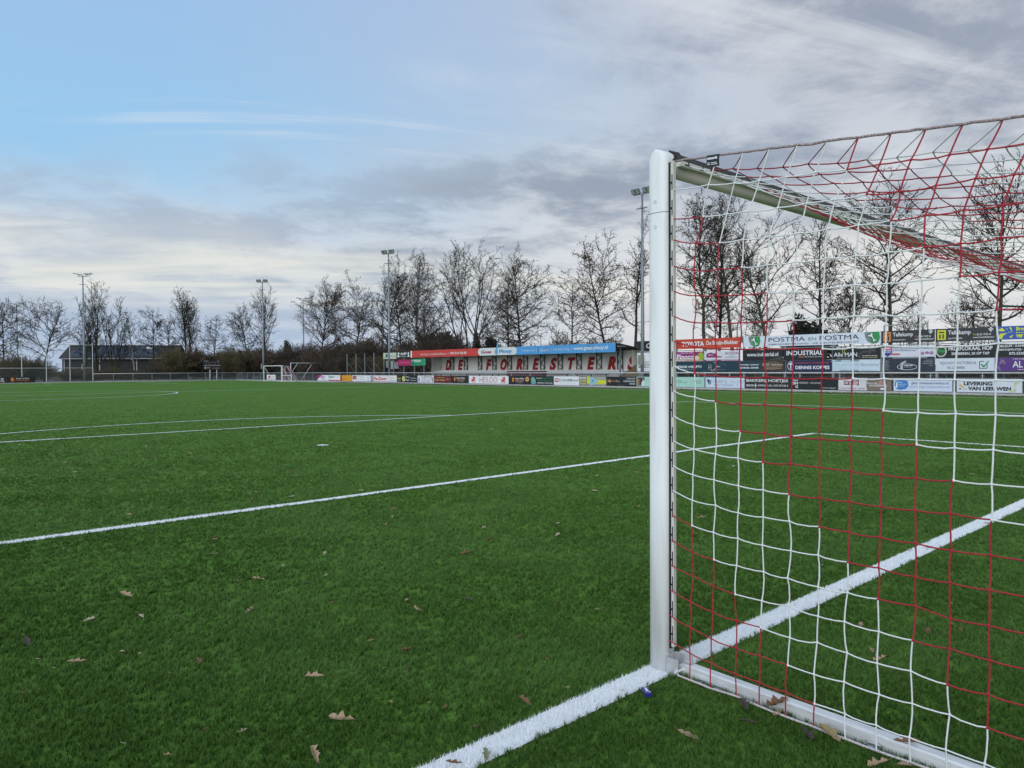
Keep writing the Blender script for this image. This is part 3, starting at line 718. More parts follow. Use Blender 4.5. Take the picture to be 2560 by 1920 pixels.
low(968, 992, (.68, .70, .70), [('l', [(.08, .75), (.18, .9), (.2, .5), (.35, .8), (.4, .6)], .06, GOLD), ('l', [(.3, .35), (.45, .65), (.5, .35), (.7, .7), (.8, .4)], .06, GOLD), ('b', .1, .1, .9, .2, (.15, .25, .5))], 'white board with pale gold handwriting')
low(992.3, 1004, BK, [('e', .45, .5, .42, .42, (.02, .02, .02)), ('t', 'Snel', .12, .4, .85, .75, GOLD, .02, .3), ('b', .15, .12, .85, .2, (.6, .6, .5))], 'narrow black board with a gold script word')
low(1004.5, 1043.5, BK, [('e', .12, .5, .11, .42, (.55, .55, .2)), ('l', [(.08, .3), (.14, .7), (.18, .4)], .06, (.1, .1, .05)), ('l', [(.26, .75), (.34, .85), (.4, .72), (.5, .8)], .07, WH), ('l', [(.26, .25), (.3, .4), (.38, .2), (.48, .38)], .09, WH), ('b', .55, .55, .95, .66, (.5, .5, .5)), ('b', .55, .22, .95, .32, (.5, .5, .5))], 'black board with a pale yellow disc and white script')
low(1044.2, 1084.4, WH, [('p', [(.03, .15), (.06, .8), (.12, .85), (.16, .15)], (.05, .15, .5)), ('r', .08, .2, .1, .75, WH), ('t', 'H.LIEFTING', .22, .68, .9, .92, (.08, .09, .12), .02), ('b', .25, .48, .85, .58, GRY), ('b', .22, .3, .85, .4, GRY), ('b', .25, .1, .8, .2, (.12, .15, .3)), ('e', .93, .45, .05, .35, GRY)], 'white board, blue twin-column logo')
low(1085, 1126.8, (.11, .012, .02), [('b', .15, .68, .65, .8, (.5, .3, .1)), ('t', 'C.van Velzen', .04, .25, .66, .58, (.58, .38, .14), .01), ('l', [(.74, .3), (.8, .8), (.86, .35), (.95, .75)], .06, (.5, .18, .12)), ('b', .72, .4, .97, .5, (.45, .15, .1))], 'dark red board with gold lettering')
low(1127.3, 1172, BK, BAG(.22)+[('t', 'Kuyper & Blom', .33, .55, .8, .8, WH, .02), ('l', [(.33, .46), (.8, .46)], .05, ORG), ('b', .36, .28, .76, .36, (.4, .35, .3)), ('b', .4, .12, .72, .18, (.3, .3, .3))], 'black board with an orange bag beside the dark red board')
low(1172.4, 1271.6, WH, HORSE(.12)+[('t', 'HEILOO', .285, .14, .73, .88, (.45, .04, .06), -.012)]+HORSE(.88), 'long white board with thin red capitals between two red emblems')
low(1272.2, 1326, BK, BAG(.2)+[('t', 'Kuyper & Blom', .3, .55, .72, .8, WH, .02), ('l', [(.3, .46), (.72, .46)], .05, ORG), ('b', .33, .28, .7, .36, (.4, .35, .3)), ('b', .36, .12, .66, .18, (.3, .3, .3)), ('e', .87, .62, .09, .3, (.6, .3, .12)), ('b', .81, .58, .93, .68, (.1, .05, .03))], 'black board with an orange bag and disc')
low(1326.6, 1384.2, (.010, .022, .018), [('p', [(.02, .02), (.02, .7), (.08, .92), (.15, .86), (.21, .6), (.24, .25), (.2, .04)], (.16, .40, .32))]+[('l', [(.03, .05), (.05+.035*i, .85-.13*i)], .015, (.05, .2, .15)) for i in range(5)]+[('t', 'Tuinvisies', .25, .68, .5, .86, WH), ('t', 'Rob de Vries', .53, .66, .98, .9, (.06, .22, .14), .01), ('b', .35, .4, .95, .5, (.08, .2, .12)), ('b', .3, .14, .62, .24, WH), ('b', .65, .14, .97, .24, WH)], 'black board with a pale green fan and garden lettering')
low(1384.8, 1448, WH, [('r', .03, .32, .19, .76, (.45, .02, .04)), ('t', 'DM', .05, .42, .17, .66, WH, .04), ('t', 'Dudink&Mossel', .22, .42, .97, .74, (.10, .12, .14), .005), ('b', .22, .2, .9, .28, (.5, .5, .52))], 'white board with a red square logo and grey name')
low(1448.5, 1515.8, (.22, .22, .17), [('p', [(.34, 0), (.34, 1), (1, 1), (1, 0)], (.30, .30, .26)), ('r', .3, .2, 1, .62, (.58, .62, .03)), ('r', .3, .62, .42, 1, (.55, .6, .04)), ('b', .02, .72, .28, .92, (.6, .6, .55)), ('b', .02, .4, .28, .58, (.55, .55, .1)), ('b', .02, .1, .26, .26, (.5, .5, .2)), ('p', [(.4, .05), (.42, .5), (.36, .75), (.5, .98), (.58, .8), (.68, .6), (.7, .35), (.6, .3), (.55, .02)], (.28, .48, .62)), ('p', [(.46, .3), (.5, .7), (.56, .5)], (.1, .22, .35)), ('b', .66, .72, .97, .92, (.45, .45, .42)), ('b', .62, .05, .95, .14, (.4, .42, .3))], 'grey board with lime yellow blocks and a pale blue machine')
low(1516.3, 1591, BK, [('p', [(.03, .3), (.12, .72), (.08, .5), (.06, .74), (.03, .6), (.08, .48), (.035, .46)], ORG), ('p', [(.08, .5), (.13, .72), (.13, .3)], (.6, .5, .42)), ('t', 'Jamie', .15, .38, .34, .64, (.6, .2, .05), .01), ('t', 'Pro', .345, .38, .46, .64, (.4, .4, .4), 0), ('t', 'INTERACTIVE', .69, .72, .97, .88, WH, .01), ('t', 'COMMUNICATION', .58, .43, .97, .6, WH, .01), ('t', 'DEVICES', .79, .16, .97, .33, WH, .01), ('b', .4, .06, .6, .1, GRY)], 'black board with an orange butterfly mark and white capitals')
low(1592, 1761.5, (.36, .60, .52), [('r', .01, .06, .125, .94, (.05, .035, .03)), ('r', .015, .08, .05, .8, (.25, .12, .06)), ('p', [(.07, .06), (.08, .45), (.095, .62), (.125, .6), (.125, .06)], (.6, .66, .7)), ('e', .103, .76, .011, .13, (.35, .22, .16)), ('p', [(.09, .82), (.1, .94), (.115, .9), (.116, .8), (.105, .87)], (.03, .02, .02)), ('t', 'een complete', .56, .6, .68, .7, (.05, .12, .10)), ('t', 'warmer zonder zorgen', .56, .42, .76, .53, (.05, .12, .10)), ('t', '072 505 77 70', .855, .56, .955, .68, (.08, .16, .13)), ('t', 'fortuna.nl', .89, .38, .955, .5, (.08, .16, .13))], 'mint green board showing a person in a white shirt')
low(1764, 1862, (.56, .63, .74), [('r', 0, .94, 1, 1, (.3, .5, .65)), ('p', [(.03, .78), (.09, .26), (.12, .5), (.09, .78)], (.03, .03, .04)), ('p', [(.09, .26), (.15, .4), (.16, .7), (.1, .78)], (.12, .26, .45)), ('t', 'VISSER &', .19, .44, .56, .74, (.25, .36, .48), -.01), ('t', 'VAN DAM', .63, .44, .98, .74, (.38, .50, .62), -.012), ('t', 'Adviseurs in Omgevingsrecht', .23, .18, .72, .34, (.15, .2, .28)), ('l', [(.8, .2), (.83, .34), (.86, .2)], .03, (.3, .4, .55))], 'pale blue board with thin grey capitals and a dark wedge logo')
low(1863, 1974.5, (.030, .024, .020), [('t', 'BAKKERIJ HOETJES', .03, .52, .97, .86, WH, .015), ('t', 'BROOD', .03, .17, .2, .36, WH, .02), ('l', [(.245, .05), (.245, .45)], .06, WH), ('l', [(.21, .26), (.28, .26)], .06, WH), ('t', 'ZAKELIJK.NL | 072 533 00 3', .3, .15, .97, .36, WH, .008)], 'dark brown board with white bakery lettering')
low(1976, 2094.5, (.008, .014, .016), [('t', 'RO', .05, .70, .17, .94, WH, .03), ('t', 'NIS', .17, .40, .02, .64, WH, .03), ('t', 'G', .11, .1, .17, .34, WH, .03), ('t', 'wonen', .195, .47, .39, .64, (.5, .52, .53)), ('t', '&', .405, .48, .43, .66, (.5, .05, .05)), ('t', 'dromen', .445, .47, .675, .68, (.5, .52, .53)), ('t', 'www.rozing.nl', .70, .08, .97, .2, WH, .005)], 'black board with stacked white capitals and grey words')
low(2096, 2229, (.60, .60, .64), [('p', [(.095, .30), (.095, .84), (.22, .80), (.36, .86), (.41, .9), (.41, .34), (.395, .26), (.375, .42), (.22, .38)], WH), ('p', [(.105, .40), (.105, .80), (.22, .76), (.35, .82), (.40, .85), (.40, .40), (.39, .34), (.36, .44), (.22, .42)], (.16, .015, .03)), ('t', 'UW SLAGER', .115, .47, .385, .74, WH, .02), ('t', "'T LOO HET HOEKSTUK - EGMOND", .02, .08, .52, .2, (.35, .05, .08)),
     ('p', [(.56, 0), (.545, .3), (.55, .7), (.57, 1), (1, 1), (1, 0)], (.20, .15, .12)), ('p', [(.72, .45), (.82, .9), (.9, .75), (.84, .4), (.78, .3)], (.40, .22, .20)), ('e', .86, .92, .04, .12, (.02, .02, .02)), ('l', [(.86, .4), (.98, .88)], .04, (.05, .05, .05)), ('e', .85, .14, .05, .07, WH), ('t', 'Puur &', .56, .5, .74, .66, WH, .01, .2), ('t', 'ambachtelijk', .60, .28, .93, .48, WH, .01, .2)], 'white board, dark red banner, brown photo')
low(2234, 2382, (.58, .64, .76), [('p', [(.015, .5), (.03, .78), (.09, .92), (.18, .9), (.255, .75), (.265, .4), (.22, .16), (.12, .08), (.05, .15)], (.05, .20, .50)), ('p', [(.04, .2), (.045, .6), (.075, .84), (.065, .5), (.075, .3)], WH), ('b', .09, .66, .16, .72, (.5, .6, .7)), ('b', .08, .5, .22, .56, (.5, .6, .7)), ('b', .09, .36, .2, .42, (.5, .6, .7)), ('t', 'glazenwasserheiloo.nl', .315, .50, .94, .74, (.10, .13, .30), .008), ('t', 'glasbewassing - schoonmaakdiensten', .29, .26, .965, .42, (.18, .25, .45), .0)], 'pale blue board with a blue oval and thin lower-case web address')
low(2392, 2557, (.60, .65, .72), [('b', .04, .84, .3, .9, GRY), ('t', 'LEVERING', .11, .50, .56, .78, (.015, .015, .02), .045), ('t', 'VAN LEEUWEN', .18, .14, .84, .42, (.015, .015, .02), .045), ('t', '&', .04, .18, .07, .32, (.02, .02, .03), .03), ('p', [(.04, .74), (.04, .45), (.09, .35), (.09, .5), (.055, .6)], GOLD), ('p', [(.075, .2), (.1, .42), (.17, .2)], GOLD), ('e', .11, .25, .03, .04, (.60, .65, .72)), ('l', [(.8, .12), (.9, .14), (.9, .7), (.97, .8)], .12, (.55, .60, .35))], 'white board with bold black capitals and a gold ribbon logo')
low(2562, 2700, (.5, .08, .06), [('r', 0, 0, 1, .2, WH)], 'red board past the gold ribbon board')

# billboard rows behind the fence, right of the stand
XB = 42.0
def row(z0, z1): return lambda pl, pr, bg, el, label: xboard(XB, pl, pr, z0, z1, bg, el, label, thick=0.03)
top, r2, r3 = row(2.87, 3.58), row(1.95, 2.66), row(1.215, 1.915)
WRENCH = lambda u: [('p', [(u-.05, .98), (u+.045, .98), (u+.05, .5), (u+.03, .05), (u+.0, 0), (u-.03, .2), (u-.045, .6)], (.20, .24, .24)), ('p', [(u-.03, .92), (u-.005, .98), (u+.045, .99), (u+.05, .5), (u+.04, .12), (u+.01, .02), (u-.01, .12)], GRN),
    ('p', [(u-.036, .72), (u-.03, .6), (u-.008, .55), (u+.004, .3), (u-.002, .2), (u+.01, .1), (u+.018, .18), (u+.034, .22), (u+.034, .34), (u+.022, .34), (u+.012, .5), (u+.006, .7), (u+.01, .88), (u-.012, .94), (u-.014, .8), (u-.026, .76)], (.02, .03, .03)),
    ('p', [(u-.03, .7), (u-.026, .63), (u-.004, .58), (u+.008, .32), (u+.004, .2), (u+.012, .15), (u+.018, .23), (u+.03, .26), (u+.03, .31), (u+.02, .31), (u+.008, .48), (u+.002, .7), (u+.004, .85), (u-.008, .9), (u-.01, .76)], WH)]
top(1593, 1668, BK, [('t', 'Caf', .32, .22, .66, .74, WH, .005, .25), ('l', [(.7, .4), (.8, .42), (.8, .55), (.72, .58), (.69, .42), (.7, .28), (.8, .26)], .07, WH), ('l', [(.74, .68), (.82, .8)], .06, WH)], 'black billboard with a white handwritten word, top row beside the stand')
r2(1594, 1672, WH, [('r', .06, .35, .2, .75, (.5, .5, .5)), ('r', .08, .4, .18, .7, WH), ('t', 'KW', .46, .4, .8, .86, (.10, .10, .10), .03), ('t', 'VOOR P', .46, .16, .8, .3, (.2, .2, .2), .01), ('r', 0, 0, 1, .03, GRY)], 'white billboard with bold grey capitals, middle row behind the mast')
r3(1594, 1672, WH, [('t', 'VOEDING', .1, .66, .56, .86, (.08, .08, .08), .02), ('t', 'MEUBELFUITEN', .04, .38, .6, .6, (.08, .08, .08), .02), ('b', .06, .18, .55, .24, GRY), ('p', [(.68, .2), (.7, .7), (.76, .85), (.84, .5), (.8, .2)], (.2, .22, .2))], 'white billboard with dark print, bottom row behind the mast')
top(1670, 1853, (.52, .055, .025), [('o', .125, .5, .052, .34, .05, (.10, .02, .015)), ('o', .125, .56, .022, .27, .05, (.10, .02, .015)), ('o', .125, .66, .042, .12, .05, (.10, .02, .015)), ('t', 'TOYOTA', .205, .24, .52, .74, WH, .04), ('t', 'De Bruijn-Blokker', .55, .22, .97, .74, WH, .02)], 'orange red billboard with white lettering and an oval ring emblem')
top(1859, 2203, (.62, .68, .76), WRENCH(.09)+[('t', 'POSTMA', .205, .42, .485, .82, (.012, .014, .05), .0), ('t', 'EN', .51, .45, .565, .72, (.03, .22, .10), 0), ('t', 'POSTMA', .59, .42, .86, .82, (.012, .014, .05), .0), ('t', 'INBRAAKBEVEILIGING - DE SLEUTELSPECIALIST', .205, .12, .86, .26, (.05, .06, .12))]+WRENCH(.945), 'long white billboard with navy capitals between two green wrench shields')
TEL = lambda c, s: [('r', .03, .12, .18, .9, c), ('r', .06, .66, .15, .76, BK), ('r', .065, .22, .09, .56, BK), ('r', .12, .22, .145, .56, BK), ('t', 'Tellekamp', .22, .42, .6, .84, WH, .015), ('t', s, .225, .16, .46, .3, WH, .01), ('t', 'Tel.', .64, .40, .69, .54, c), ('t', '06 45 19 05 34', .70, .38, .93, .54, WH, .01), ('t', 'www.franstellekamp.nl', .64, .14, .98, .32, WH, .01), ('p', [(.885, .84), (.93, .62), (.975, .84), (.93, 1.0)], (.55, .6, .62)), ('b', .9, .8, .96, .87, GRY)]
top(2204, 2337.5, (.035, .036, .04), TEL((.62, .22, .04), 'Kunststof kozijnen'), 'charcoal billboard with an orange square logo and white name')
top(2338.5, 2489, (.035, .036, .04), TEL((.58, .60, .04), 'Bouw- & Timmerwerken'), 'charcoal billboard with a lime square logo and white name')
top(2490, 2640, (.035, .10, .38), [('p', [(.02, .72), (.1, .9), (.16, .66), (.09, .62)], YEL), ('p', [(.03, .1), (.06, .45), (.2, .5), (.12, .3), (.1, .05)], YEL), ('p', [(.22, .92), (.25, .72), (.28, .6), (.26, .9)], YEL), ('p', [(.22, .2), (.3, .35), (.26, .1)], YEL), ('l', [(.17, .85), (.2, .75)], .03, WH), ('l', [(.2, .55), (.28, .56)], .05, (.4, .5, .4)), ('t', 'Bro', .345, .64, .48, .92, YEL, .04), ('b', .345, .46, .5, .54, YEL), ('t', 'ver', .345, .12, .47, .38, YEL, .04)], 'blue billboard with yellow drops and lettering')
r2(1673, 1759.5, (.26, .03, .16), [('p', [(.1, 0), (.2, .4), (.6, .3), (.8, .45), (1, .2), (1, 0)], (.45, .3, .28)), ('e', .93, .5, .09, .42, (.30, .38, .04)), ('e', .82, .3, .08, .2, (.6, .45, .25)), ('t', 'IJSSALON', .36, .78, .72, .93, WH), ('t', 'Pinoccio', .24, .2, .86, .74, WH, .02), ('b', .2, .05, .5, .13, WH)], 'purple billboard with white script and ice cream colours')
r2(1761, 1851.5, (.62, .64, .70), [('r', 0, 0, 1, .14, (.20, .03, .12)), ('b', .05, .04, .38, .11, WH), ('b', .48, .04, .95, .11, WH), ('p', [(.06, .35), (.06, .68), (.1, .8), (.2, .86), (.3, .74), (.33, .86), (.36, .86), (.37, .5), (.5, .45), (.5, .35)], (.26, .03, .14)), ('b', .12, .55, .25, .65, WH), ('t', 'IRODION', .6, .62, .95, .9, (.2, .03, .12), 0), ('b', .7, .46, .85, .52, GRY), ('b', .58, .32, .95, .4, GRY)], 'white billboard with a plum coloured building silhouette')
r2(1857, 1958, BK, [('p', [(.6, 0), (1, 0), (1, .4)], (.05, .05, .045)), ('t', 'www.industrial.nl', .11, .38, .89, .76, WH, .015)], 'black billboard with a plain white web address')
r2(1959, 2068, BK, [('t', 'INDUSTRIAL', .07, .42, .92, .84, WH, .02), ('t', 'ddd', .36, .2, .46, .36, (.5, .15, .03), .02), ('t', 'real estate partners', .48, .17, .93, .36, (.55, .55, .55))], 'black billboard with large white capitals and an orange mark')
r2(2081, 2201.5, (.012, .013, .013), [('l', [(.57, .1), (.58, .4), (.64, .6), (.74, .65), (.82, .5)], .22, (.06, .06, .062)), ('p', [(.74, .68), (.8, .98), (.9, 1), (.9, .5), (.84, .62)], (.06, .06, .062)), ('o', .24, .68, .03, .2, .05, (.45, .5, .1)), ('l', [(.26, .8), (.31, .95)], .06, (.45, .5, .1)), ('t', 'Alle', .03, .22, .23, .58, WH, .01), ('t', 'MAN', .27, .22, .53, .58, WH, .01), ('b', .1, .06, .46, .1, (.5, .5, .5)), ('b', .64, .24, .95, .32, (.5, .5, .5)), ('b', .64, .1, .95, .17, (.5, .5, .2))], 'black billboard with a serif name and a grey arrow ring')
r2(2204, 2337.5, (.62, .65, .72), [('r', 0, 0, 1, .12, (.012, .02, .06)), ('b', .22, .03, .86, .08, WH), ('r', 0, .9, .6, 1, (.02, .02, .05)), ('e', .12, .78, .09, .22, (.5, .12, .16)), ('p', [(.03, .7), (.21, .7), (.2, .4), (.12, .14), (.05, .35)], (.03, .05, .30)), ('t', 'APK', .06, .78, .18, .92, WH, .03), ('b', .05, .6, .19, .68, WH), ('b', .06, .48, .18, .55, WH), ('b', .22, .76, .98, .82, (.1, .14, .3)), ('b', .22, .62, .66, .68, (.1, .14, .3)), ('r', .17, .3, .36, .42, (.5, .1, .12)), ('e', .78, .4, .035, .13, (.35, .2, .4)), ('e', .865, .44, .04, .1, (.4, .15, .3)), ('e', .945, .42, .035, .13, (.35, .2, .4))], 'white billboard with a red and blue shield')
r2(2338.5, 2487, (.010, .012, .016), [('e', .10, .52, .1, .46, (.5, .54, .5)), ('e', .10, .52, .075, .36, (.02, .08, .03)), ('t', 'Hop', .03, .36, .17, .7, (.05, .35, .1), .02, .3), ('t', 'PROEFLOKAAL HOP', .23, .56, .97, .86, WH, .025), ('t', '200 BIEREN, 20 OP TAP', .28, .18, .92, .42, WH, .02)], 'black billboard with a round green badge and white capitals')
r2(2487.5, 2640, (.010, .012, .016), [('t', 'JUBILEUM - KAMP', .03, .68, .50, .9, WH, .02), ('t', 'BEDRIJFSUITJE -', .07, .44, .48, .62, WH, .02), ('t', '072-5330', .24, .16, .5, .36, WH, .02)], 'black billboard with three lines of white capitals')
r3(1673, 1963, TEAL, [('t', 'DERDE HELFT?', .055, .36, .31, .60, WH, .03), ('b', .09, .18, .25, .24, (.35, .4, .42)), ('l', [(.375, .12), (.375, .74)], .03, WH), ('l', [(.395, .12), (.395, .74)], .03, WH), ('l', [(.375, .42), (.395, .42)], .03, WH), ('l', [(.42, .92), (.435, .85), (.44, .5), (.43, .2), (.41, .08), (.395, .12)], .04, WH), ('t', 'Jan', .44, .36, .475, .6, WH), ('l', [(.47, .76), (.51, .74), (.525, .5)], .02, (.3, .35, .38)), ('b', .42, .14, .52, .18, (.3, .35, .38)), ('t', 'ONTBIJT LUNCH', .64, .54, .80, .70, WH, .03), ('t', 'BORREL DINER', .65, .26, .80, .42, WH, .03), ('r', .815, .04, .995, .98, (.06, .035, .02)), ('p', [(.83, .6), (.88, .95), (.95, .9), (.99, .5), (.93, .2), (.86, .15)], (.12, .08, .05)), ('l', [(.84, .3), (.9, .2), (.98, .3)], .05, (.35, .28, .2)), ('l', [(.84, .45), (.91, .35), (.98, .45)], .04, (.3, .22, .16)), ('t', '2.0 eten', .825, .55, .985, .75, (.5, .45, .4), .01)], 'long dark teal billboard with white capitals and a dark photo')
r3(1968, 2077.5, NAVY, [('o', .085, .5, .075, .42, .05, WH), ('r', .075, .22, .1, .7, WH), ('p', [(.05, .6), (.05, .75), (.11, .78), (.14, .58), (.1, .66)], WH), ('t', 'AANNEMERS- & TIMMERBEDRIJF', .2, .66, .97, .82, (.5, .09, .05), .01), ('t', 'DENNIS KOPPES', .2, .18, .98, .5, WH, .03)], 'navy billboard with a round hammer badge')
r3(2081, 2201.5, (.50, .62, .70), [('r', .58, 0, 1, 1, (.55, .66, .74)), ('p', [(.02, .85), (.1, .97), (.19, 1), (.19, .85)], (.15, .25, .3)), ('r', .2, .86, .37, 1, (.42, .55, .62)), ('r', .38, .86, .57, 1, (.2, .3, .3)), ('b', .05, .56, .16, .6, (.3, .4, .48)), ('b', .23, .56, .36, .6, (.3, .4, .48)), ('b', .4, .56, .56, .6, (.3, .4, .48)), ('t', 'Beintema', .62, .44, .97, .72, (.28, .36, .44), -.01), ('r', .16, .02, .36, .12, (.3, .38, .42)), ('r', .38, .02, .57, .12, (.25, .33, .36)), ('b', .62, .06, .95, .12, (.3, .5, .6))], 'light blue billboard with thin grey lettering and photo strips')
r3(2205, 2338, (.022, .032, .05), [('b', .03, .82-.145*i, .13+.02*(i % 2), .87-.145*i, (.4, .43, .46)) for i in range(6)]+[('b', .82, .86, .97, .9, (.4, .43, .46)), ('b', .78, .72, .97, .77, (.4, .43, .46)), ('b', .78, .57, .97, .62, (.4, .43, .46)), ('b', .9, .42, .97, .47, (.4, .43, .46)), ('o', .49, .34, .19, .26, .035, WH), ('p', [(.36, .14), (.37, .6), (.35, .62), (.46, .88), (.48, .72), (.45, .68), (.42, .6), (.41, .14)], (.42, .44, .46)), ('b', .44, .4, .6, .5, WH), ('b', .44, .3, .58, .34, (.4, .4, .4))], 'slate blue billboard with a white saxophone-like ring emblem')
r3(2339, 2487.5, (.60, .66, .72), [('t', 'RIJSCHOOLVICTORIE.NL', .08, .46, .71, .74, (.03, .03, .05), .0), ('t', '06-22388885', .21, .17, .51, .37, (.03, .03, .05), .0), ('l', [(.88, .62), (.88, .2), (.755, .2), (.755, .74), (.83, .74)], .05, (.03, .05, .07)), ('p', [(.77, .54), (.8, .36), (.835, .44), (.905, .84), (.905, .72), (.84, .3), (.8, .3), (.82, .38), (.79, .58)], (.03, .32, .10))], 'white billboard with narrow dark capitals and a green tick box')
r3(2488, 2640, (.09, .035, .20), [('l', [(.08, .5), (.12, .96), (.17, .5)], .1, (.22, .16, .32)), ('l', [(.0, .02), (.04, .46), (.09, .02)], .1, (.22, .16, .32)), ('l', [(.125, .56), (.125, .76)], .04, (.5, .2, .1)), ('l', [(.04, .06), (.04, .26)], .04, (.5, .2, .1)), ('b', .3, .84, .6, .95, (.5, .45, .55)), ('t', 'AL', .30, .26, .47, .74, WH, .01), ('b', .38, .06, .6, .14, (.5, .45, .55))], 'purple billboard with white capitals and lilac A shapes')

# left of the stand
l_t, l_m = row(2.80, 3.49), row(1.93, 2.66)
xboard(XB, 959, 991.5, 2.72, 3.42, (.50, .55, .45), [('p', [(.1, .05), (.2, .5), (.15, .7), (.25, .75), (.28, .95), (.32, .75), (.42, .65), (.3, .5), (.42, .05), (.28, .35)], (.03, .04, .03)), ('b', .45, .3, .95, .55, (.25, .3, .22))], 'pale green billboard with a black stick figure, left of the stand', thick=.03)
xboard(XB, 992, 1026.5, 2.83, 3.53, BK, [('p', [(.05, .1), (.12, .55), (.06, .85), (.14, .75), (.2, .9), (.22, .6), (.16, .5), (.24, .1)], WH), ('p', [(.8, .1), (.86, .5), (.78, .7), (.88, .75), (.86, .95), (.94, .7), (.9, .5), (.97, .15)], WH), ('t', 'AvdM', .3, .4, .72, .85, WH, .03), ('b', .3, .15, .72, .24, WH)], 'black billboard with two white dancing figures', thick=.03)
xboard(XB, 995, 1028, 1.92, 2.58, (.36, .01, .10), [('b', .12, .42, .9, .66, (.5, .12, .2)), ('b', .3, .2, .8, .26, (.5, .1, .18))], 'crimson billboard with faint lettering, left of the stand', thick=.03)
xboard(XB, 1028.5, 1064.5, 1.90, 2.64, (.02, .26, .12), [('t', 'steen', .22, .5, .68, .92, WH, .01), ('l', [(.05, .25), (.12, .4), (.2, .3), (.12, .2), (.06, .28)], .06, BK), ('l', [(.15, .36), (.3, .42), (.75, .38)], .05, BK), ('b', .03, .7, .2, .8, WH), ('r', .95, 0, 1, 1, (.05, .35, .18))], 'green billboard with white lettering, left of the stand', thick=.03)
for i, (a, b_, c, d) in enumerate(((972, 984, 1.55, 2.5), (985, 997, 1.6, 2.35))):
    xboard(43.6, a, b_, c, d, (.45, .47, .48), [('b', .1, .75-.2*j, .9, .83-.2*j, (.12, .13, .15)) for j in range(4)], ('white notice panel with grey print behind the crimson billboard', 'lower white notice panel behind the crimson billboard')[i])
# on the high fence at the far end
def farboard(pl, pr, z0, z1, bg, el, label):
    x0 = ony(pl, 940, 108.8)[0]; x1 = ony(pr, 940, 108.8)[0]
    return board((x0, 108.8, z0), (1, 0, 0), (0, -1, 0), x1-x0, z1-z0, bg, el, label)
farboard(15.5, 87, .1, .84, BK, [('p', [(.16, .25), (.15, .75), (.2, .95), (.26, .75), (.27, .25)], ORG), ('t', 'Kuyper & Blom', .33, .58, .8, .84, WH, .02), ('l', [(.33, .46), (.8, .46)], .05, ORG), ('b', .33, .28, .78, .36, (.5, .25, .1))], 'black board with an orange bag on the far-end high fence')
farboard(-70, 14.5, .1, .84, BK, [('t', 'er', .84, .52, .95, .80, WH, .03), ('t', 'rs', .84, .12, .95, .42, WH, .03)], 'black board with large white letters on the far-end high fence')

# ------------------------------------------------------------------ fences
WIRE = mat('fence_wire', (0.30, 0.33, 0.34), 0.5, 0.5, 0.1, 8)
def mesh_panel(Wd, z0, z1, dv, dh, axis, rw=0.0035):
    b = MB(); n = max(1, int(round(Wd/dv)))
    for i in range(n+1):
        t = i*Wd/n; p0 = (0, t, z0) if axis == 'y' else (t, 0, z0); p1 = (p0[0], p0[1], z1)
        b.tube([p0, p1], rw, 3, False)
    m = max(1, int(round((z1-z0)/dh)))
    for j in range(m+1):
        z = z0+(z1-z0)*j/m
        b.tube([(0.006, 0, z), (0.006, Wd, z)] if axis == 'y' else [(0, 0.006, z), (Wd, 0.006, z)], rw*1.3, 3, False)
    return b
def post_mb(h, r=0.03, arms=(0.98,), axis='y'):
    b = MB(); b.tube([(0, 0, -0.02), (0, 0, h)], r, 8)
    for z in arms:
        b.bar((0, -0.11, z) if axis == 'y' else (-0.11, 0, z), (0, 0.11, z) if axis == 'y' else (0.11, 0, z), 0.022)
    return b
FX = 39.0
fe = empty('perimeter_fence', (FX, 50, 0), 'low galvanised rail fence carrying advertising boards along the far touchline', 'fence')
b = MB(); b.tube([(FX, 2, 1.13), (FX, 109, 1.13)], 0.03, 8); b.build('top_rail', GALVL, fe, smooth=True)
b = MB(); b.tube([(FX, 2, 0.09), (FX, 109, 0.09)], 0.022, 6); b.build('bottom_rail', GALVL, fe, smooth=True)
pp = None; mp = None; SP = 2.4
for i in range(45):
    y = 2.2+SP*i
    if pp is None:
        pp = post_mb(1.12).build('fence_post', GALV, fe); pp.location = (0, y-50, 0)
        q = MB(); 
        pp.data.transform(Matrix.Translation((FX, 50, 0)))
        mm = mesh_panel(SP-0.06, 0.12, 1.09, 0.06, 0.2, 'y'); mp = mm.build('mesh_panel', WIRE, fe); mp.data.transform(Matrix.Translation((FX, 50, 0))); mp.location = (0.03, y-50+0.03, 0)
    else:
        copy_obj(pp, fe, (0, y-50, 0)); copy_obj(mp, fe, (0.03, y-50+0.03, 0))
FY = 109.0
ff = empty('end_fence', (30, FY, 0), 'low galvanised rail fence behind the far goal line', 'fence')
x0_, x1_ = 19.25, FX-0.1
b = MB(); b.tube([(x0_, FY, 1.15), (x1_, FY, 1.15)], 0.03, 8); b.build('top_rail', GALVL, ff, smooth=True)
b = MB(); b.tube([(x0_, FY, 0.12), (x1_, FY, 0.12)], 0.022, 6); b.build('bottom_rail', GALVL, ff, smooth=True)
pp = None
for i in range(8):
    x = x0_+2.47*(i+1)
    if pp is None:
        pp = post_mb(1.14, 0.032, (0.85, 0.45), 'x').build('fence_post', GALV, ff); pp.data.transform(Matrix.Translation((30, FY, 0))); pp.location = (x-30, 0, 0)
        mp = mesh_panel(2.41, 0.15, 1.12, 0.06, 0.2, 'x').build('mesh_panel', WIRE, ff); mp.data.transform(Matrix.Translation((30, FY, 0))); mp.location = (x-30-2.44, 0.02, 0)
    else: copy_obj(pp, ff, (x-30, 0, 0)); copy_obj(mp, ff, (x-30-2.44, 0.02, 0))
hf = empty('ball_catcher_fence', (8, FY, 0), 'tall steel mesh ball fence with white posts behind the far goal', 'fence')
b = MB(); b.tube([(-20, FY, 5.05), (19.22, FY, 5.05)], 0.035, 8); b.build('top_rail', WHITEFAR, hf, smooth=True)
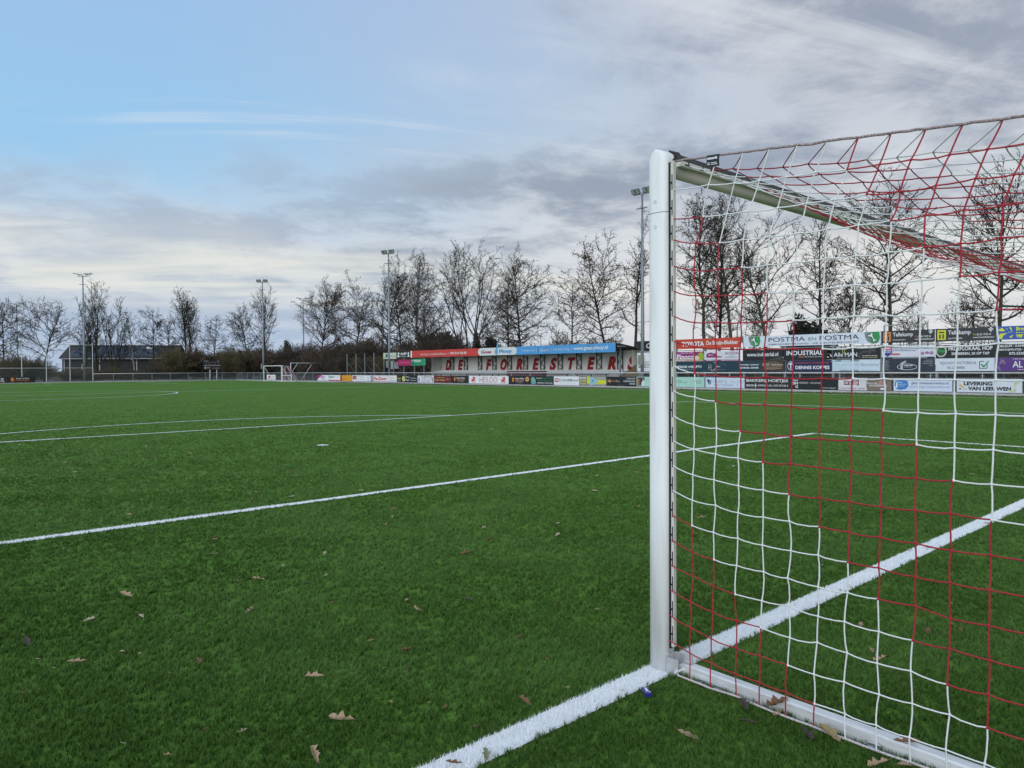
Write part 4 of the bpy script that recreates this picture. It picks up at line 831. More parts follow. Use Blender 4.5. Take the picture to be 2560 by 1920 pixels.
b = MB(); b.tube([(-20, FY-0.02, 1.95), (19.22, FY-0.02, 1.95)], 0.035, 8); b.build('middle_rail', WHITEFAR, hf, smooth=True)
b = MB(); b.tube([(-20, FY, 0.12), (19.22, FY, 0.12)], 0.025, 6); b.build('bottom_rail', WHITEFAR, hf, smooth=True)
pp = None
for i in range(9):
    x = 19.22-2.68*i
    if pp is None:
        pp = post_mb(5.05, 0.045, (0.5, 0.95, 1.35, 1.8), 'x').build('fence_post', GALVL, hf); pp.data.transform(Matrix.Translation((8, FY, 0))); pp.location = (x-8, 0, 0)
        mp = mesh_panel(2.58, 0.15, 1.93, 0.06, 0.2, 'x').build('mesh_panel', WIRE, hf); mp.data.transform(Matrix.Translation((8, FY, 0))); mp.location = (x-8-2.63, 0.03, 0)
        up = mesh_panel(2.58, 2.0, 5.0, 0.10, 0.3, 'x', 0.0022).build('net_panel', WIRE, hf); up.data.transform(Matrix.Translation((8, FY, 0))); up.location = (x-8-2.63, 0.03, 0)
    else: copy_obj(pp, hf, (x-8, 0, 0)); copy_obj(mp, hf, (x-8-2.63, 0.03, 0)); copy_obj(up, hf, (x-8-2.63, 0.03, 0))

# steel frames that carry the billboards
def frame(name, ys, h, label, rails, w=.06, X=XB+0.12):
    GALV = MATS['galvanised_steel'] if w > .05 else MASTM
    r = empty(name, (X, (ys[0]+ys[-1])/2, 0), label, 'billboard frame')
    for i, y in enumerate(ys):
        b = MB(); b.box((X-0.06, y-w, -0.02), (X+0.06, y+w, h)); b.build('upright', GALV, r)
        b = MB(); b.bar((X+0.06, y, h*0.66), (X+2.3, y, 0.0), w); b.build('strut', GALV, r)
    for z, q in rails:
        b = MB(); b.box((X-0.04, ys[q], z-w*.4), (X+0.055, ys[-1], z+w*.4)); b.build('cross_rail', GALV, r)
frame('billboard_frame', [33.6, 30.2, 27.74, 24.6, 21.6, 18.4, 15.5, 12.5, 9.65, 6.5], 3.6, 'galvanised steel frame carrying the three billboard rows', ((1.2, 0), (1.93, 0), (2.75, 0), (3.55, 0)))
frame('billboard_frame', [onx(x, 920, XB)[1] for x in (866, 888, 910, 933, 958, 982, 1008, 1034, 1058)], 3.5, 'galvanised steel frame, half of it empty, left of the stand', ((1.92, 6), (2.78, 4), (3.4, 4)), .035)
b = MB(); yy = [onx(x, 800, XB+0.1)[1] for x in (2207, 2316)]
for y in yy: b.bar((XB+0.3, y, 3.4), (XB+0.3, y, 3.95), 0.06)
b.bar((XB+0.3, yy[0], 3.93), (XB+0.3, yy[1], 3.93), 0.06); tag(b.build('steel_hoop', GALV, None, origin=(XB+0.3, sum(yy)/2, 3.4)), 'grey steel hoop above the charcoal billboard with an orange logo', 'frame')

# ------------------------------------------------------------------ grandstand
def stand():
    Y0, Y1 = 36.0, 65.8         # right end, left end (as seen)
    st = empty('grandstand', (43.5, 51, 0), 'low covered stand with big red letters on its white wall and a coloured roof board', 'stand')
    WALLM = mat('white_corrugated_sheet', (0.80, 0.80, 0.78), 0.6, 0, 0.05, 1.2, dirt=(0.6, 0.61, 0.56)); STEEL = mat('black_steel', (0.02, 0.022, 0.024), 0.5, 0.2)
    CONC = mat('terrace_concrete', (0.34, 0.34, 0.33), 0.9, 0, 0.2, 2, 0.2); ROOFM = mat('roof_sheet', (0.05, 0.05, 0.05), 0.7); MOSS = mat('mossy_panel', (0.42, 0.42, 0.36), 0.8, 0, 0.2, 1.5, dirt=(0.10, 0.12, 0.03))
    # roof
    b = MB(); b.prism([(42.0, 3.45), (46.0, 2.92), (46.0, 2.98), (42.0, 3.52)], (0, Y0-0.25, 0), (1, 0, 0), (0, 0, 1), (0, 1, 0), Y1-Y0+0.3); b.build('roof', ROOFM, st)
    # back wall: one corrugated sheet panel per bay
    TR = [480, 605, 735, 868, 1008, 1155, 1312, 1475, 1648, 1832, 2027]; tr = [onx(1000+t*.27125, 915, 45.0)[1] for t in TR]
    edges = [64.35]+tr+[36.3]
    for a, c in zip(edges, edges[1:]):
        V = []; F = []; n = 2*max(4, int((a-c)/0.09)); 
        for i in range(n+1):
            y = a+(c-a)*i/n; x = 45.15-(0.02 if (i//1) % 4 in (0, 1) else 0.0)
            V += [(x, y, 1.2), (x, y, 3.0)]
            if i: F.append((2*i-2, 2*i, 2*i+1, 2*i-1))
        link_mesh('wall_panel', V, F, WALLM, st)
    b = MB(); b.box((45.2, 36.27, 0), (45.3, 64.4, 3.0)); b.build('back_wall', mat('stand_backing', (0.3, 0.3, 0.3), 0.8), st)
    for y in tr:       # lattice columns
        b = MB(); x = 45.02
        for dy in (-0.28, 0.28): b.box((x-0.03, y+dy-0.03, 1.2), (x+0.03, y+dy+0.03, 3.0))
        zz = [1.22, 1.62, 2.02, 2.42, 2.82]
        for i, (za, zb) in enumerate(zip(zz, zz[1:])):
            s = 1 if i % 2 else -1; b.bar((x, y-0.26*s, za), (x, y+0.26*s, zb), 0.045)
        b.build('lattice_column', STEEL, st)
    LETR = mat('red_letter_paint', (0.36, 0.014, 0.02), 0.5, 0, 0.12, 2)
    bays = list(zip(edges, edges[1:]))
    for ch, i in zip('DEFORESTERS', [0, 1, 3, 4, 5, 6, 7, 8, 9, 10, 11]):
        a, c = bays[i]; cy = (a+c)/2-0.2; w = 0.98 if ch not in 'OS' else 1.02
        if i == 0: cy = 63.0
        if i == 11: cy = 36.87
        T, F = text_geo(ch, 0.055, 0.28); T = T.copy()
        V = [(45.10, cy+w/2-p[0]*w, 1.31+1.2*p[1]) for p in T]; n = len(V)
        V2 = V+[(45.07, y, z) for x, y, z in V]; F2 = [tuple(j+n for j in f) for f in F]
        link_mesh('letter', V2, F+F2, LETR, st)
    # end walls
    b = MB(); b.prism([(43.9, 0.0), (45.2, 0.0), (45.2, 3.0), (43.9, 3.15)], (0, 64.45, 0), (1, 0, 0), (0, 0, 1), (0, 1, 0), 0.08); b.build('end_wall', WALLM, st)
    b = MB(); b.prism([(43.6, 0.0), (45.3, 0.0), (45.3, 2.98), (44.3, 3.0), (44.3, 1.40), (43.6, 1.0)], (0, 36.18, 0), (1, 0, 0), (0, 0, 1), (0, 1, 0), 0.08); b.build('end_wall', MOSS, st)
    BRICK = mat('ochre_cladding', (0.30, 0.22, 0.12), 0.85, 0, 0.25, 3)
    b = MB(); b.prism([(41.9, 0), (44.6, 0), (44.6, 1.6), (43.4, 1.05), (41.9, 0.5)], (0, 36.05, 0), (1, 0, 0), (0, 0, 1), (0, 1, 0), 0.1); b.build('stair_side', BRICK, st)
    b = MB(); b.prism([(41.9, 0), (44.4, 0), (44.4, 1.7), (43.4, 1.05), (41.9, 0.4)], (0, 64.6, 0), (1, 0, 0), (0, 0, 1), (0, 1, 0), 0.1); b.build('stair_side', BRICK, st)
    b = MB(); b.bar((42.4, 36.0, 0.75), (44.6, 36.0, 1.75), 0.05); b.build('hand_rail', STEEL, st)
    # terraces and benches
    for i, (xa, z) in enumerate(((42.3, 0.55), (43.2, 0.85), (44.1, 1.15))):
        b = MB(); b.box((xa, 36.6, 0), (xa+0.9 if i < 2 else 45.2, 64.4, z)); b.build('terrace_step', CONC, st)
    BEN = mat('pale_bench', (0.55, 0.57, 0.56), 0.6)
    for (ya, yb) in ((37.3, 41), (41.8, 46.5), (47.2, 51.5), (52, 56.5), (57, 61), (61.5, 64)):
        b = MB(); b.box((42.35, ya, 0.93), (42.65, yb, 0.98)); bn = b.build('bench', STEEL, st)
        for y in (ya+0.2, (ya+yb)/2, yb-0.2): b = MB(); b.box((42.45, y-0.02, 0.55), (42.55, y+0.02, 0.93)); b.build('bench_leg', STEEL, bn)
    b = MB(); b.box((44.05, 37, 1.16), (44.12, 64.2, 1.36)); b.build('front_rail_board', BEN, st)
    # fascia in three colours, made of sheets
    def fas(pl, pr, bg, el, nm='roof_board'):
        yl = onx(pl, 870, 42.0)[1]; yr = onx(pr, 870, 42.0)[1]; b = MB(); b.box((41.94, yr+.004, 2.79), (42.0, yl-.004, 3.54)); o = b.build(nm, mat(nm+str(pl), bg, 0.55, 0, 0.10, 0.8, dirt=tuple(c*0.75+0.02 for c in bg)), st)
        face(o, (42.0, yl, 2.79), UX, NX, yl-yr, 0.75, el, 0.06)
    fas(1030.5, 1195.5, (.50, .045, .035), [('t', 'duurzame totaalinstallateur', .145, .28, .555, .62, (.6, .55, .54), 0), ('t', '/', .575, .26, .59, .62, (.6, .55, .54)), ('t', '072 515 32 00', .61, .3, .845, .62, (.7, .7, .68), .03)])
    fas(1027.5, 1030.5, WH, [])
    fas(1195.5, 1294, (.46, .015, .02), [('p', [(.06, .02), (.02, .2), (.0, .5), (.02, .8), (.06, .98), (1, .98), (1, .02)], (.58, .66, .68)), ('r', .93, .02, 1, .98, (.06, .26, .56)), ('p', [(.06, .02), (.94, .02), (.985, .2), (.99, .8), (.94, .98), (.06, .98), (.02, .8), (.02, .2)], (.58, .66, .68)),
                                      ('t', 'Goes', .09, .26, .36, .70, (.36, .02, .03), .04), ('t', 'Plooy', .56, .14, .88, .72, (.03, .20, .45), .04), ('p', [(.48, .1), (.45, .35), (.455, .6), (.49, .82), (.52, .6), (.525, .3)], (.40, .02, .03))])
    cy = onx(1244, 860, 41.9)[1]
    b = MB(); b.prism([(-.05, -.02), (-.34, .2), (-.36, .55), (-.1, .95), (.05, 1.35), (.12, 1.05), (.05, .75), (-.12, .45), (-.1, .2)], (41.925, cy, 2.78), (0, -1, 0), (0, 0, 1), (-1, 0, 0), 0.015); b.build('flame_sign', print_mat((.10, .36, .62)), st)
    fas(1294, 1539.5, (.07, .28, .58), [('t', 'loodgieters', .055, .28, .20, .66, (.5, .6, .68), -.005), ('t', '/', .215, .22, .225, .66, (.5, .6, .68)), ('t', 'dakwerk', .255, .28, .36, .70, (.5, .6, .68), -.005), ('t', '/', .375, .22, .385, .7, (.5, .6, .68)), ('t', 'verwarming', .40, .22, .57, .70, (.5, .6, .68), -.005), ('t', '/', .585, .22, .595, .72, (.5, .6, .68)), ('t', 'www.goes-plooy.nl', .61, .2, .935, .78, (.65, .7, .74), .025), ('r', .238, 0, .242, 1, (.03, .08, .15))])
    # front posts and gutter
    b = MB(); b.box((43.05, 36.45, 0), (43.17, 36.57, 3.25)); b.build('roof_post', MASTM, st)
    b = MB(); b.box((42.1, 35.85, 3.22), (43.1, 35.95, 3.3)); b.build('gutter', mat('zinc', (.35, .36, .37), .5, .3), st)
    for y in (40, 46, 52, 58, 64): b = MB(); b.bar((42.05, y, 3.4), (45.1, y, 2.95), 0.1); b.build('rafter', STEEL, st)
    b = MB(); yl, yr = onx(1310, 895, 42.3)[1], onx(1337, 895, 42.3)[1]; b.box((42.3, yr, 2.66), (42.33, yl, 2.78)); b.build('name_sign', print_mat((.30, .22, .14)), st)
stand()
MAR = mat('maroon_panel', (.075, .012, .022), .55)
b = MB(); ya, yb = onx(1267, 935, 40.6)[1], onx(1355, 935, 40.6)[1]; b.box((40.6, yb, 0), (40.66, ya, 1.22)); b.box((40.58, yb, 1.22), (41.2, ya, 1.27))
for y in (ya-.05, (ya+yb)/2, yb+.05): b.box((40.66, y-.04, 0), (41.15, y+.04, 1.22))
tag(b.build('team_dugout', MAR, None, origin=(40.8, (ya+yb)/2, 0)), 'low maroon team dugout between the fence and the stand', 'dugout')

# ------------------------------------------------------------------ floodlight masts
LAMPM = mat('lamp_housing', (.16, .17, .17), .4, .5); GLASSM = mat('lamp_glass', (.30, .32, .32), .15, 0, .1, 20)
def mast(x, y, h, aim, label, flat_heads=False, box=True):
    r = empty('floodlight_mast', (x, y, 0), label, 'floodlight')
    b = MB(); b.tube([(x, y, -.02), (x, y, h*.3), (x, y, h)], [.17, .14, .07], 12); b.build('pole', MASTM, r, smooth=True)
    a = np.array([cos(aim), sin(aim), 0]); s = np.array([-sin(aim), cos(aim), 0]); T = np.array([x, y, h])
    b = MB(); b.bar(T-s*.78+[0, 0, .03], T+s*.78+[0, 0, .03], .08); b.tube([T-[0, 0, .1], T+[0, 0, .12]], .1, 8); b.build('cross_arm', MASTM, r)
    b = MB(); c = T-np.array([0, 0, 1.1]); b.tube([c+a*.1-s*.5, c+a*.1+s*.5], .035, 5); b.tube([c-s*.45, c+s*.45], .03, 5); b.build('step_bracket', MASTM, r)
    for e in (-1, 1):
        for q in (0, 1) if not flat_heads else (0,):
            c = T+s*e*(.32+.40*q)+np.array([0, 0, .28])+a*.10
            dn = np.array([0, 0, -1.0]); f = a*.83+dn*.55; f /= np.linalg.norm(f); up = np.cross(s, f); up = up if up[2] > 0 else -up
            if flat_heads:
                c = T+s*e*.75+np.array([0, 0, .35]); b = MB(); sl_ = s*e+np.array([0, 0, .18*(1 if e < 0 else .05)]); sl_ /= np.linalg.norm(sl_); up2 = np.cross(sl_, a)
                b.prism([(-.55, -.055), (.55, -.055), (.55, .055), (-.55, .055)], c-a*.2, sl_, up2, a, .4)
                o = b.build('floodlight', LAMPM, r); b = MB(); b.bar(c-np.array([0, 0, .05]), T+s*e*.3, .07); b.build('lamp_bracket', MASTM, o)
                continue
            b = MB(); O = c-f*.14; w, v = .155, .20
            ring1 = [(-w*.6, -v*.6), (w*.6, -v*.6), (w*.6, v*.6), (-w*.6, v*.6)]; ring2 = [(-w, -v), (w, -v), (w, v), (-w, v)]
            V = [O+s*p+up*q_ for p, q_ in ring1]+[O+f*.12+s*p+up*q_ for p, q_ in ring2]+[O+f*.28+s*p+up*q_ for p, q_ in ring2]
            b.add(V, [(3, 2, 1, 0)]+[(i, (i+1) % 4, (i+1) % 4+4, i+4) for i in range(4)]+[(i+4, (i+1) % 4+4, (i+1) % 4+8, i+8) for i in range(4)])
            o = b.build('floodlight', LAMPM, r)
            b = MB(); b.add([O+f*.275+s*p*.93+up*q_*.93 for p, q_ in ring2], [(0, 1, 2, 3)]); b.build('glass', GLASSM, o)
            b = MB(); b.bar(c, T+s*e*(.32+.40*q)+np.array([0, 0, .05]), .06); b.build('lamp_bracket', MASTM, o)
    if box:
        b = MB(); b.bbox((x-.34, y-.2, 1.7), (x-.16, y+.2, 2.5), .02); b.build('switch_box', mat('switch_box', (.22, .22, .18), .7), r)
mast(42.0, 33.3, 15.0, radians(185), 'tall floodlight mast with four lamps beside the near goal post')
mast(42.0, 70.3, 14.9, radians(200), 'tall floodlight mast in front of the pale green stick-figure billboard')
mast(42.0, 106.7, 15.0, radians(225), 'tall floodlight mast near the far fence corner', box=True)
mast(18.8, 112.0, 14.6, radians(225), 'floodlight mast with flat lamp heads behind the tall ball fence', True)
p = at(45, 929, 150); mast(p[0], p[1], 15.3, radians(225), 'distant floodlight mast by the leafy trees beyond the tall ball fence', True)
p = at(760, 925, 140); mast(p[0], p[1], 15.0, radians(240), 'distant thin floodlight mast among trees beyond the fence corner', True, False)
p = at(465, 925, 150); mast(p[0], p[1], 14.0, radians(240), 'distant floodlight mast hidden in the columnar poplar', True, False)

# ------------------------------------------------------------------ spare goals by the far corner
def training_goal(A, B, h, depth, label, net=None, bottom=True, r=.05, top=0.0, aside=False):
    A = np.asarray(A); B = np.asarray(B); d = B-A; d /= np.linalg.norm(d); n = np.array([-d[1], d[0], 0]); n = n if (n@CR > 0 if aside else n@(CAM-A) < 0) else -n
    c = (A+B)/2; g = empty('training_goal', (c[0], c[1], 0), label, 'goal'); Zv = np.array([0, 0, 1.0])
    for P in (A, B): b = MB(); b.tube([P, P+Zv*h], r, 8); b.build('post', WHITEFAR, g)
    b = MB(); b.tube([A+Zv*h-d*r, B+Zv*h+d*r], r, 8); b.build('crossbar', WHITEFAR, g)
    if bottom:
        b = MB(); 
        for P in (A, B): b.tube([P+Zv*.03, P+n*depth+Zv*.03], r*.7, 6)
        b.tube([A+n*depth+Zv*.03, B+n*depth+Zv*.03], r*.7, 6); b.build('ground_frame', WHITEFAR, g)
    b = MB()
    for P in (A+d*.02, B-d*.02) if bottom else (A+(B-A)*.22, A+(B-A)*.70): b.tube([P+Zv*h+n*top, P+n*depth+Zv*.05], r*.6, 6)
    b.build('stay', WHITEFAR, g)
    if net:
        b = MB(); k = int(np.linalg.norm(B-A)/.24)
        for i in range(k+1):
            P = A+(B-A)*i/k; b.tube([P+Zv*h, P+n*top+Zv*h, P+n*depth], .011, 3, False)
        for j in range(9):
            t = j/8; q = Zv*(h*(1-t))+n*(top+(depth-top)*t); b.tube([A+q, B+q], .011, 3, False)
            for P in (A, B): b.tube([P+Zv*h*(1-t), P+q], .011, 3, False); 
        for P in (A, B):
            for j in range(1, 6): b.tube([P+n*depth*j/6, P+n*(depth*j/6)+Zv*h*(1-max(0, (depth*j/6-top))/(depth-top))], .011, 3, False)
        b.build('net', net, g)
    return g
PNK = mat('pinkish_net', (.42, .13, .14), .7)
training_goal(ground(660, 953.2), ground(704, 954.3), 2.05, 1.2, 'white five-metre goal with bare frame near the far corner', None)
g1 = ground(706, 953.6)
A = ground(706.5, 953.9); B = at(719, 940, 104); B[2] = 0; B = A+(B-A)/np.linalg.norm(B-A)*5
training_goal(A, B, 2.05, 1.7, 'white junior goal with pink net standing beside the bare goal frame', PNK, top=.5, aside=True)
training_goal(ground(704.5, 954.0), ground(729, 954.2), .78, .6, 'small low white mini goal in front of the pink netted goal', None, r=.035)
A = at(727, 930, 97.5); B = at(803, 930, 104); A[2] = 0; B[2] = 0
training_goal(A, B, 2.44, 1.9, 'full-size white goal frame with two slanted stays behind the fence', None, bottom=False)
A = at(539, 930, 128); B = at(637, 930, 124); A[2] = B[2] = 0
ctc = empty('ball_net_frame', ((A+B)/2), 'grey ball-catching net frame beyond the far fence', 'net frame')
for t in (0, .4, .8, 1.0):
    b = MB(); P = A+(B-A)*t; b.tube([P, P+np.array([0, 0, 3.9+.05*t])], .06, 6); b.build('upright', GALV, ctc)
b = MB(); b.tube([A+[0, 0, 3.9], B+[0, 0, 3.95]], .05, 6); b.build('top_rail', GALV, ctc)
b = MB()
for i in range(60): P = A+(B-A)*i/60; b.tube([P, P+np.array([0, 0, 3.9])], .007, 3, False)
for j in range(20): b.tube([A+[0, 0, .2*j], B+[0, 0, .2*j]], .007, 3, False)
b.build('netting', mat('dark_netting', (.03, .05, .04), .8), ctc)

# scoreboard
def score():
    p0 = ony(509, 924, 112); p1 = ony(551.5, 924, 112); z0, z1 = p0[2], ony(530, 900.5, 112)[2]
    g = empty('scoreboard', ((p0[0]+p1[0])/2, 112, 0), 'black scoreboard with white-framed digit boxes on two white legs behind the far fence', 'scoreboard')
    b = MB(); b.box((p0[0], 112, z0), (p1[0], 112.2, z1)); o = b.build('panel', mat('score_black', (.012, .012, .014), .5), g)
    W_, H_ = p1[0]-p0[0], z1-z0
    fr = (.45, .46, .46)
    el = [('b', .02, .88, .28, .94, fr), ('b', .78, .88, .96, .94, fr)]
    for u0, u1 in ((.1, .2), (.28, .72), (.82, .92)):
        el += [('r', u0, .5, u1, .8, (.22, .22, .22)), ('r', u0+.015, .53, u1-.015, .77, (.015, .01, .01) if u1-u0 < .2 else (.05, .012, .012))]
    el += [('r', .0, .40, 1, .44, (.5, .5, .5)), ('p', [(.06, .06), (.06, .3), (.1, .34), (.13, .3), (.13, .06)], fr), ('b', .16, .12, .38, .24, fr), ('b', .52, .1, .66, .2, (.3, .3, .32)), ('b', .7, .1, .96, .2, (.35, .35, .36))]
    face(o, (p0[0], 112, z0), (1, 0, 0), (0, -1, 0), W_, H_, el, 0.0)
    for u in (.38, .78): b = MB(); b.box((p0[0]+u*W_-.05, 112.05, 0), (p0[0]+u*W_+.05, 112.15, z0)); b.build('leg', WHITEFAR, g)
    for u in (.0, 1.0): b = MB(); b.box((p0[0]+u*W_-.05, 112.2, 0), (p0[0]+u*W_+.05, 112.28, z1)); b.build('upright', BLACKP, g)
score()

# ------------------------------------------------------------------ barn with solar roof
def barn():
    T = 132.0
    A = at(155, 894, T); B = at(436, 896.3, T+4); eave = A[2]
    d = (B-A); d[2] = 0; Ln = np.linalg.norm(d); d /= Ln; n = np.array([-d[1], d[0], 0]); n = n if n@(A-CAM) > 0 else -n
    A0 = np.array([A[0], A[1], 0]); Zv = np.array([0, 0, 1.0]); ridge = at(138.7, 867, T+4.5)[2]; D2 = 4.6
    g = empty('barn', A0+d*Ln/2, 'long dark timber barn with solar panels on its roof behind the bare trees', 'barn')
    TIM = mat('black_timber', (.022, .026, .028), .85, 0, .3, 2, stretch=(6, 6, .3)); RF = mat('barn_roof_tile', (.034, .030, .026), .8, 0, .25, 2)
    b = MB(); W_ = .25
    for o_ in (0, 2*D2-.2): b.prism([(0, 0), (Ln, 0), (Ln, eave), (0, eave)], A0+n*o_, d, Zv, n, .2); 
    b.build('wall', TIM, g)
    for o_ in (0, Ln-.2):
        b = MB(); b.prism([(.21, 0), (2*D2-.21, 0), (2*D2-.21, eave), (D2, ridge-.15), (.21, eave)], A0+d*o_, n, Zv, d, .2); b.build('gable', mat('green_black_gable', (.010, .018, .020), .8), g)
    sl_ = n*D2+Zv*(ridge-eave); Ls = np.linalg.norm(sl_); sl_ /= Ls; nr = np.cross(d, sl_); nr = nr if nr[2] > 0 else -nr
    b = MB(); b.prism([(-.4, -.5), (Ln+.4, -.5), (Ln+.4, Ls), (-.4, Ls)], A0+Zv*(eave+.02), d, sl_, nr, .12); rf = b.build('roof', RF, g)
    sb = -n*D2+Zv*(ridge-eave); sb /= np.linalg.norm(sb); nb = np.cross(sb, d); nb = nb if nb[2] > 0 else -nb
    b = MB(); b.prism([(-.4, -.5), (Ln+.4, -.5), (Ln+.4, Ls), (-.4, Ls)], A0+n*2*D2+Zv*(eave+.02), d, sb, nb, .12); b.build('roof', RF, g)
    b = MB(); b.tube([A0-d*.4+n*D2+Zv*(ridge+.16), A0+d*(Ln+.4)+n*D2+Zv*(ridge+.16)], .14, 6); b.build('ridge_cap', RF, g)
    PV = mat('solar_panel', (.022, .028, .045), .4, 0, .25, 1, spec=.3)
    nx_, ny_ = 15, 3; pw = (Ln*.80)/nx_; ph = (Ls-.5)/ny_
    for i in range(nx_):
        for j in range(ny_):
            if i >= 12 and j == 2: continue
            b = MB(); o_ = A0+Zv*(eave+.02)+d*(.9+i*pw)+sl_*(.1+j*ph)+nr*.125
            b.prism([(.02, .02), (pw-.02, .02), (pw-.02, ph-.03), (.02, ph-.03)], o_, d, sl_, nr, .05); b.build('solar_panel', PV, rf)
    b = MB(); o_ = A0+Zv*(eave+.02)+d*(.9+12.2*pw)+sl_*(.1+2.3*ph)+nr*.125; b.prism([(0, 0), (1.3, 0), (1.3, 1.0), (0, 1.0)], o_, d, sl_, nr, .06); b.build('skylight', mat('skylight', (.55, .57, .58), .3), rf)
    b = MB(); b.tube([A0-n*.55+Zv*(eave-.25), A0+d*Ln-n*.55+Zv*(eave-.25)], .09, 6); b.build('gutter', mat('zinc', (.35, .36, .37), .5, .3), g)
    for t in (.02, .33, .66): b = MB(); b.tube([A0+d*Ln*t-n*.1, A0+d*Ln*t-n*.1+Zv*eave], .06, 6); b.build('down_pipe', WHITEFAR, g)
barn()

# ------------------------------------------------------------------ trees
def segs_to_mesh(S, n):
    S = np.asarray(S, float)      # rows: p0(3) p1(3) r0 r1
    p0, p1, r0, r1 = S[:, :3], S[:, 3:6], S[:, 6], S[:, 7]
    t = p1-p0; t /= np.linalg.norm(t, axis=1, keepdims=True)+1e-9
    ref = np.where(np.abs(t[:, 2:3]) < 0.85, np.array([[0, 0, 1.0]]), np.array([[1.0, 0, 0]]))
    a = np.cross(t, ref); a /= np.linalg.norm(a, axis=1, keepdims=True)+1e-9; b = np.cross(a, t)
    m = len(S); V = np.zeros((m, 2*n, 3))
    for k in range(n):
        w = 2*pi*k/n; o = a*cos(w)+b*sin(w)
        V[:, k] = p0+o*r0[:, None]; V[:, n+k] = p1+o*r1[:, None]
    F = np.zeros((m, n, 4), np.int64); base = (np.arange(m)*2*n)[:, None]
    for k in range(n): F[:, k] = base+np.array([[k, (k+1) % n, n+(k+1) % n, n+k]])
    return V.reshape(-1, 3), F.reshape(-1, 4)

KINDS = dict(
    alder=dict(bare=.24, trunk=.92, nl=30, ang=(80, 36), up=.03, sub=.36, tw=.24, leaf=.5, wander=.13, env=(.61, .41), droop=-.01, forks=1),
    oak=dict(bare=.28, trunk=.86, nl=24, ang=(68, 26), up=.05, sub=.36, tw=.24, leaf=.8, wander=.18, env=(.64, .38), droop=0, forks=1),
    vase=dict(bare=.22, trunk=.86, nl=22, ang=(34, 18), up=.05, sub=.50, tw=.29, leaf=0, wander=.075, env=(.63, .40), droop=0, forks=2),
    poplar=dict(bare=.12, trunk=.97, nl=30, ang=(42, 16), up=.14, sub=.42, tw=.28, leaf=.0, wander=.10, env=(.56, .46), droop=0, forks=2),
    birch=dict(bare=.20, trunk=.95, nl=30, ang=(50, 28), up=.03, sub=.36, tw=.23, leaf=0, wander=.14, env=(.58, .44), droop=-.08, forks=1),
    shrub=dict(bare=.02, trunk=.35, nl=26, ang=(68, 12), up=.06, sub=.30, tw=.24, leaf=0, wander=.2, env=(.48, .54), droop=0, forks=1),
)
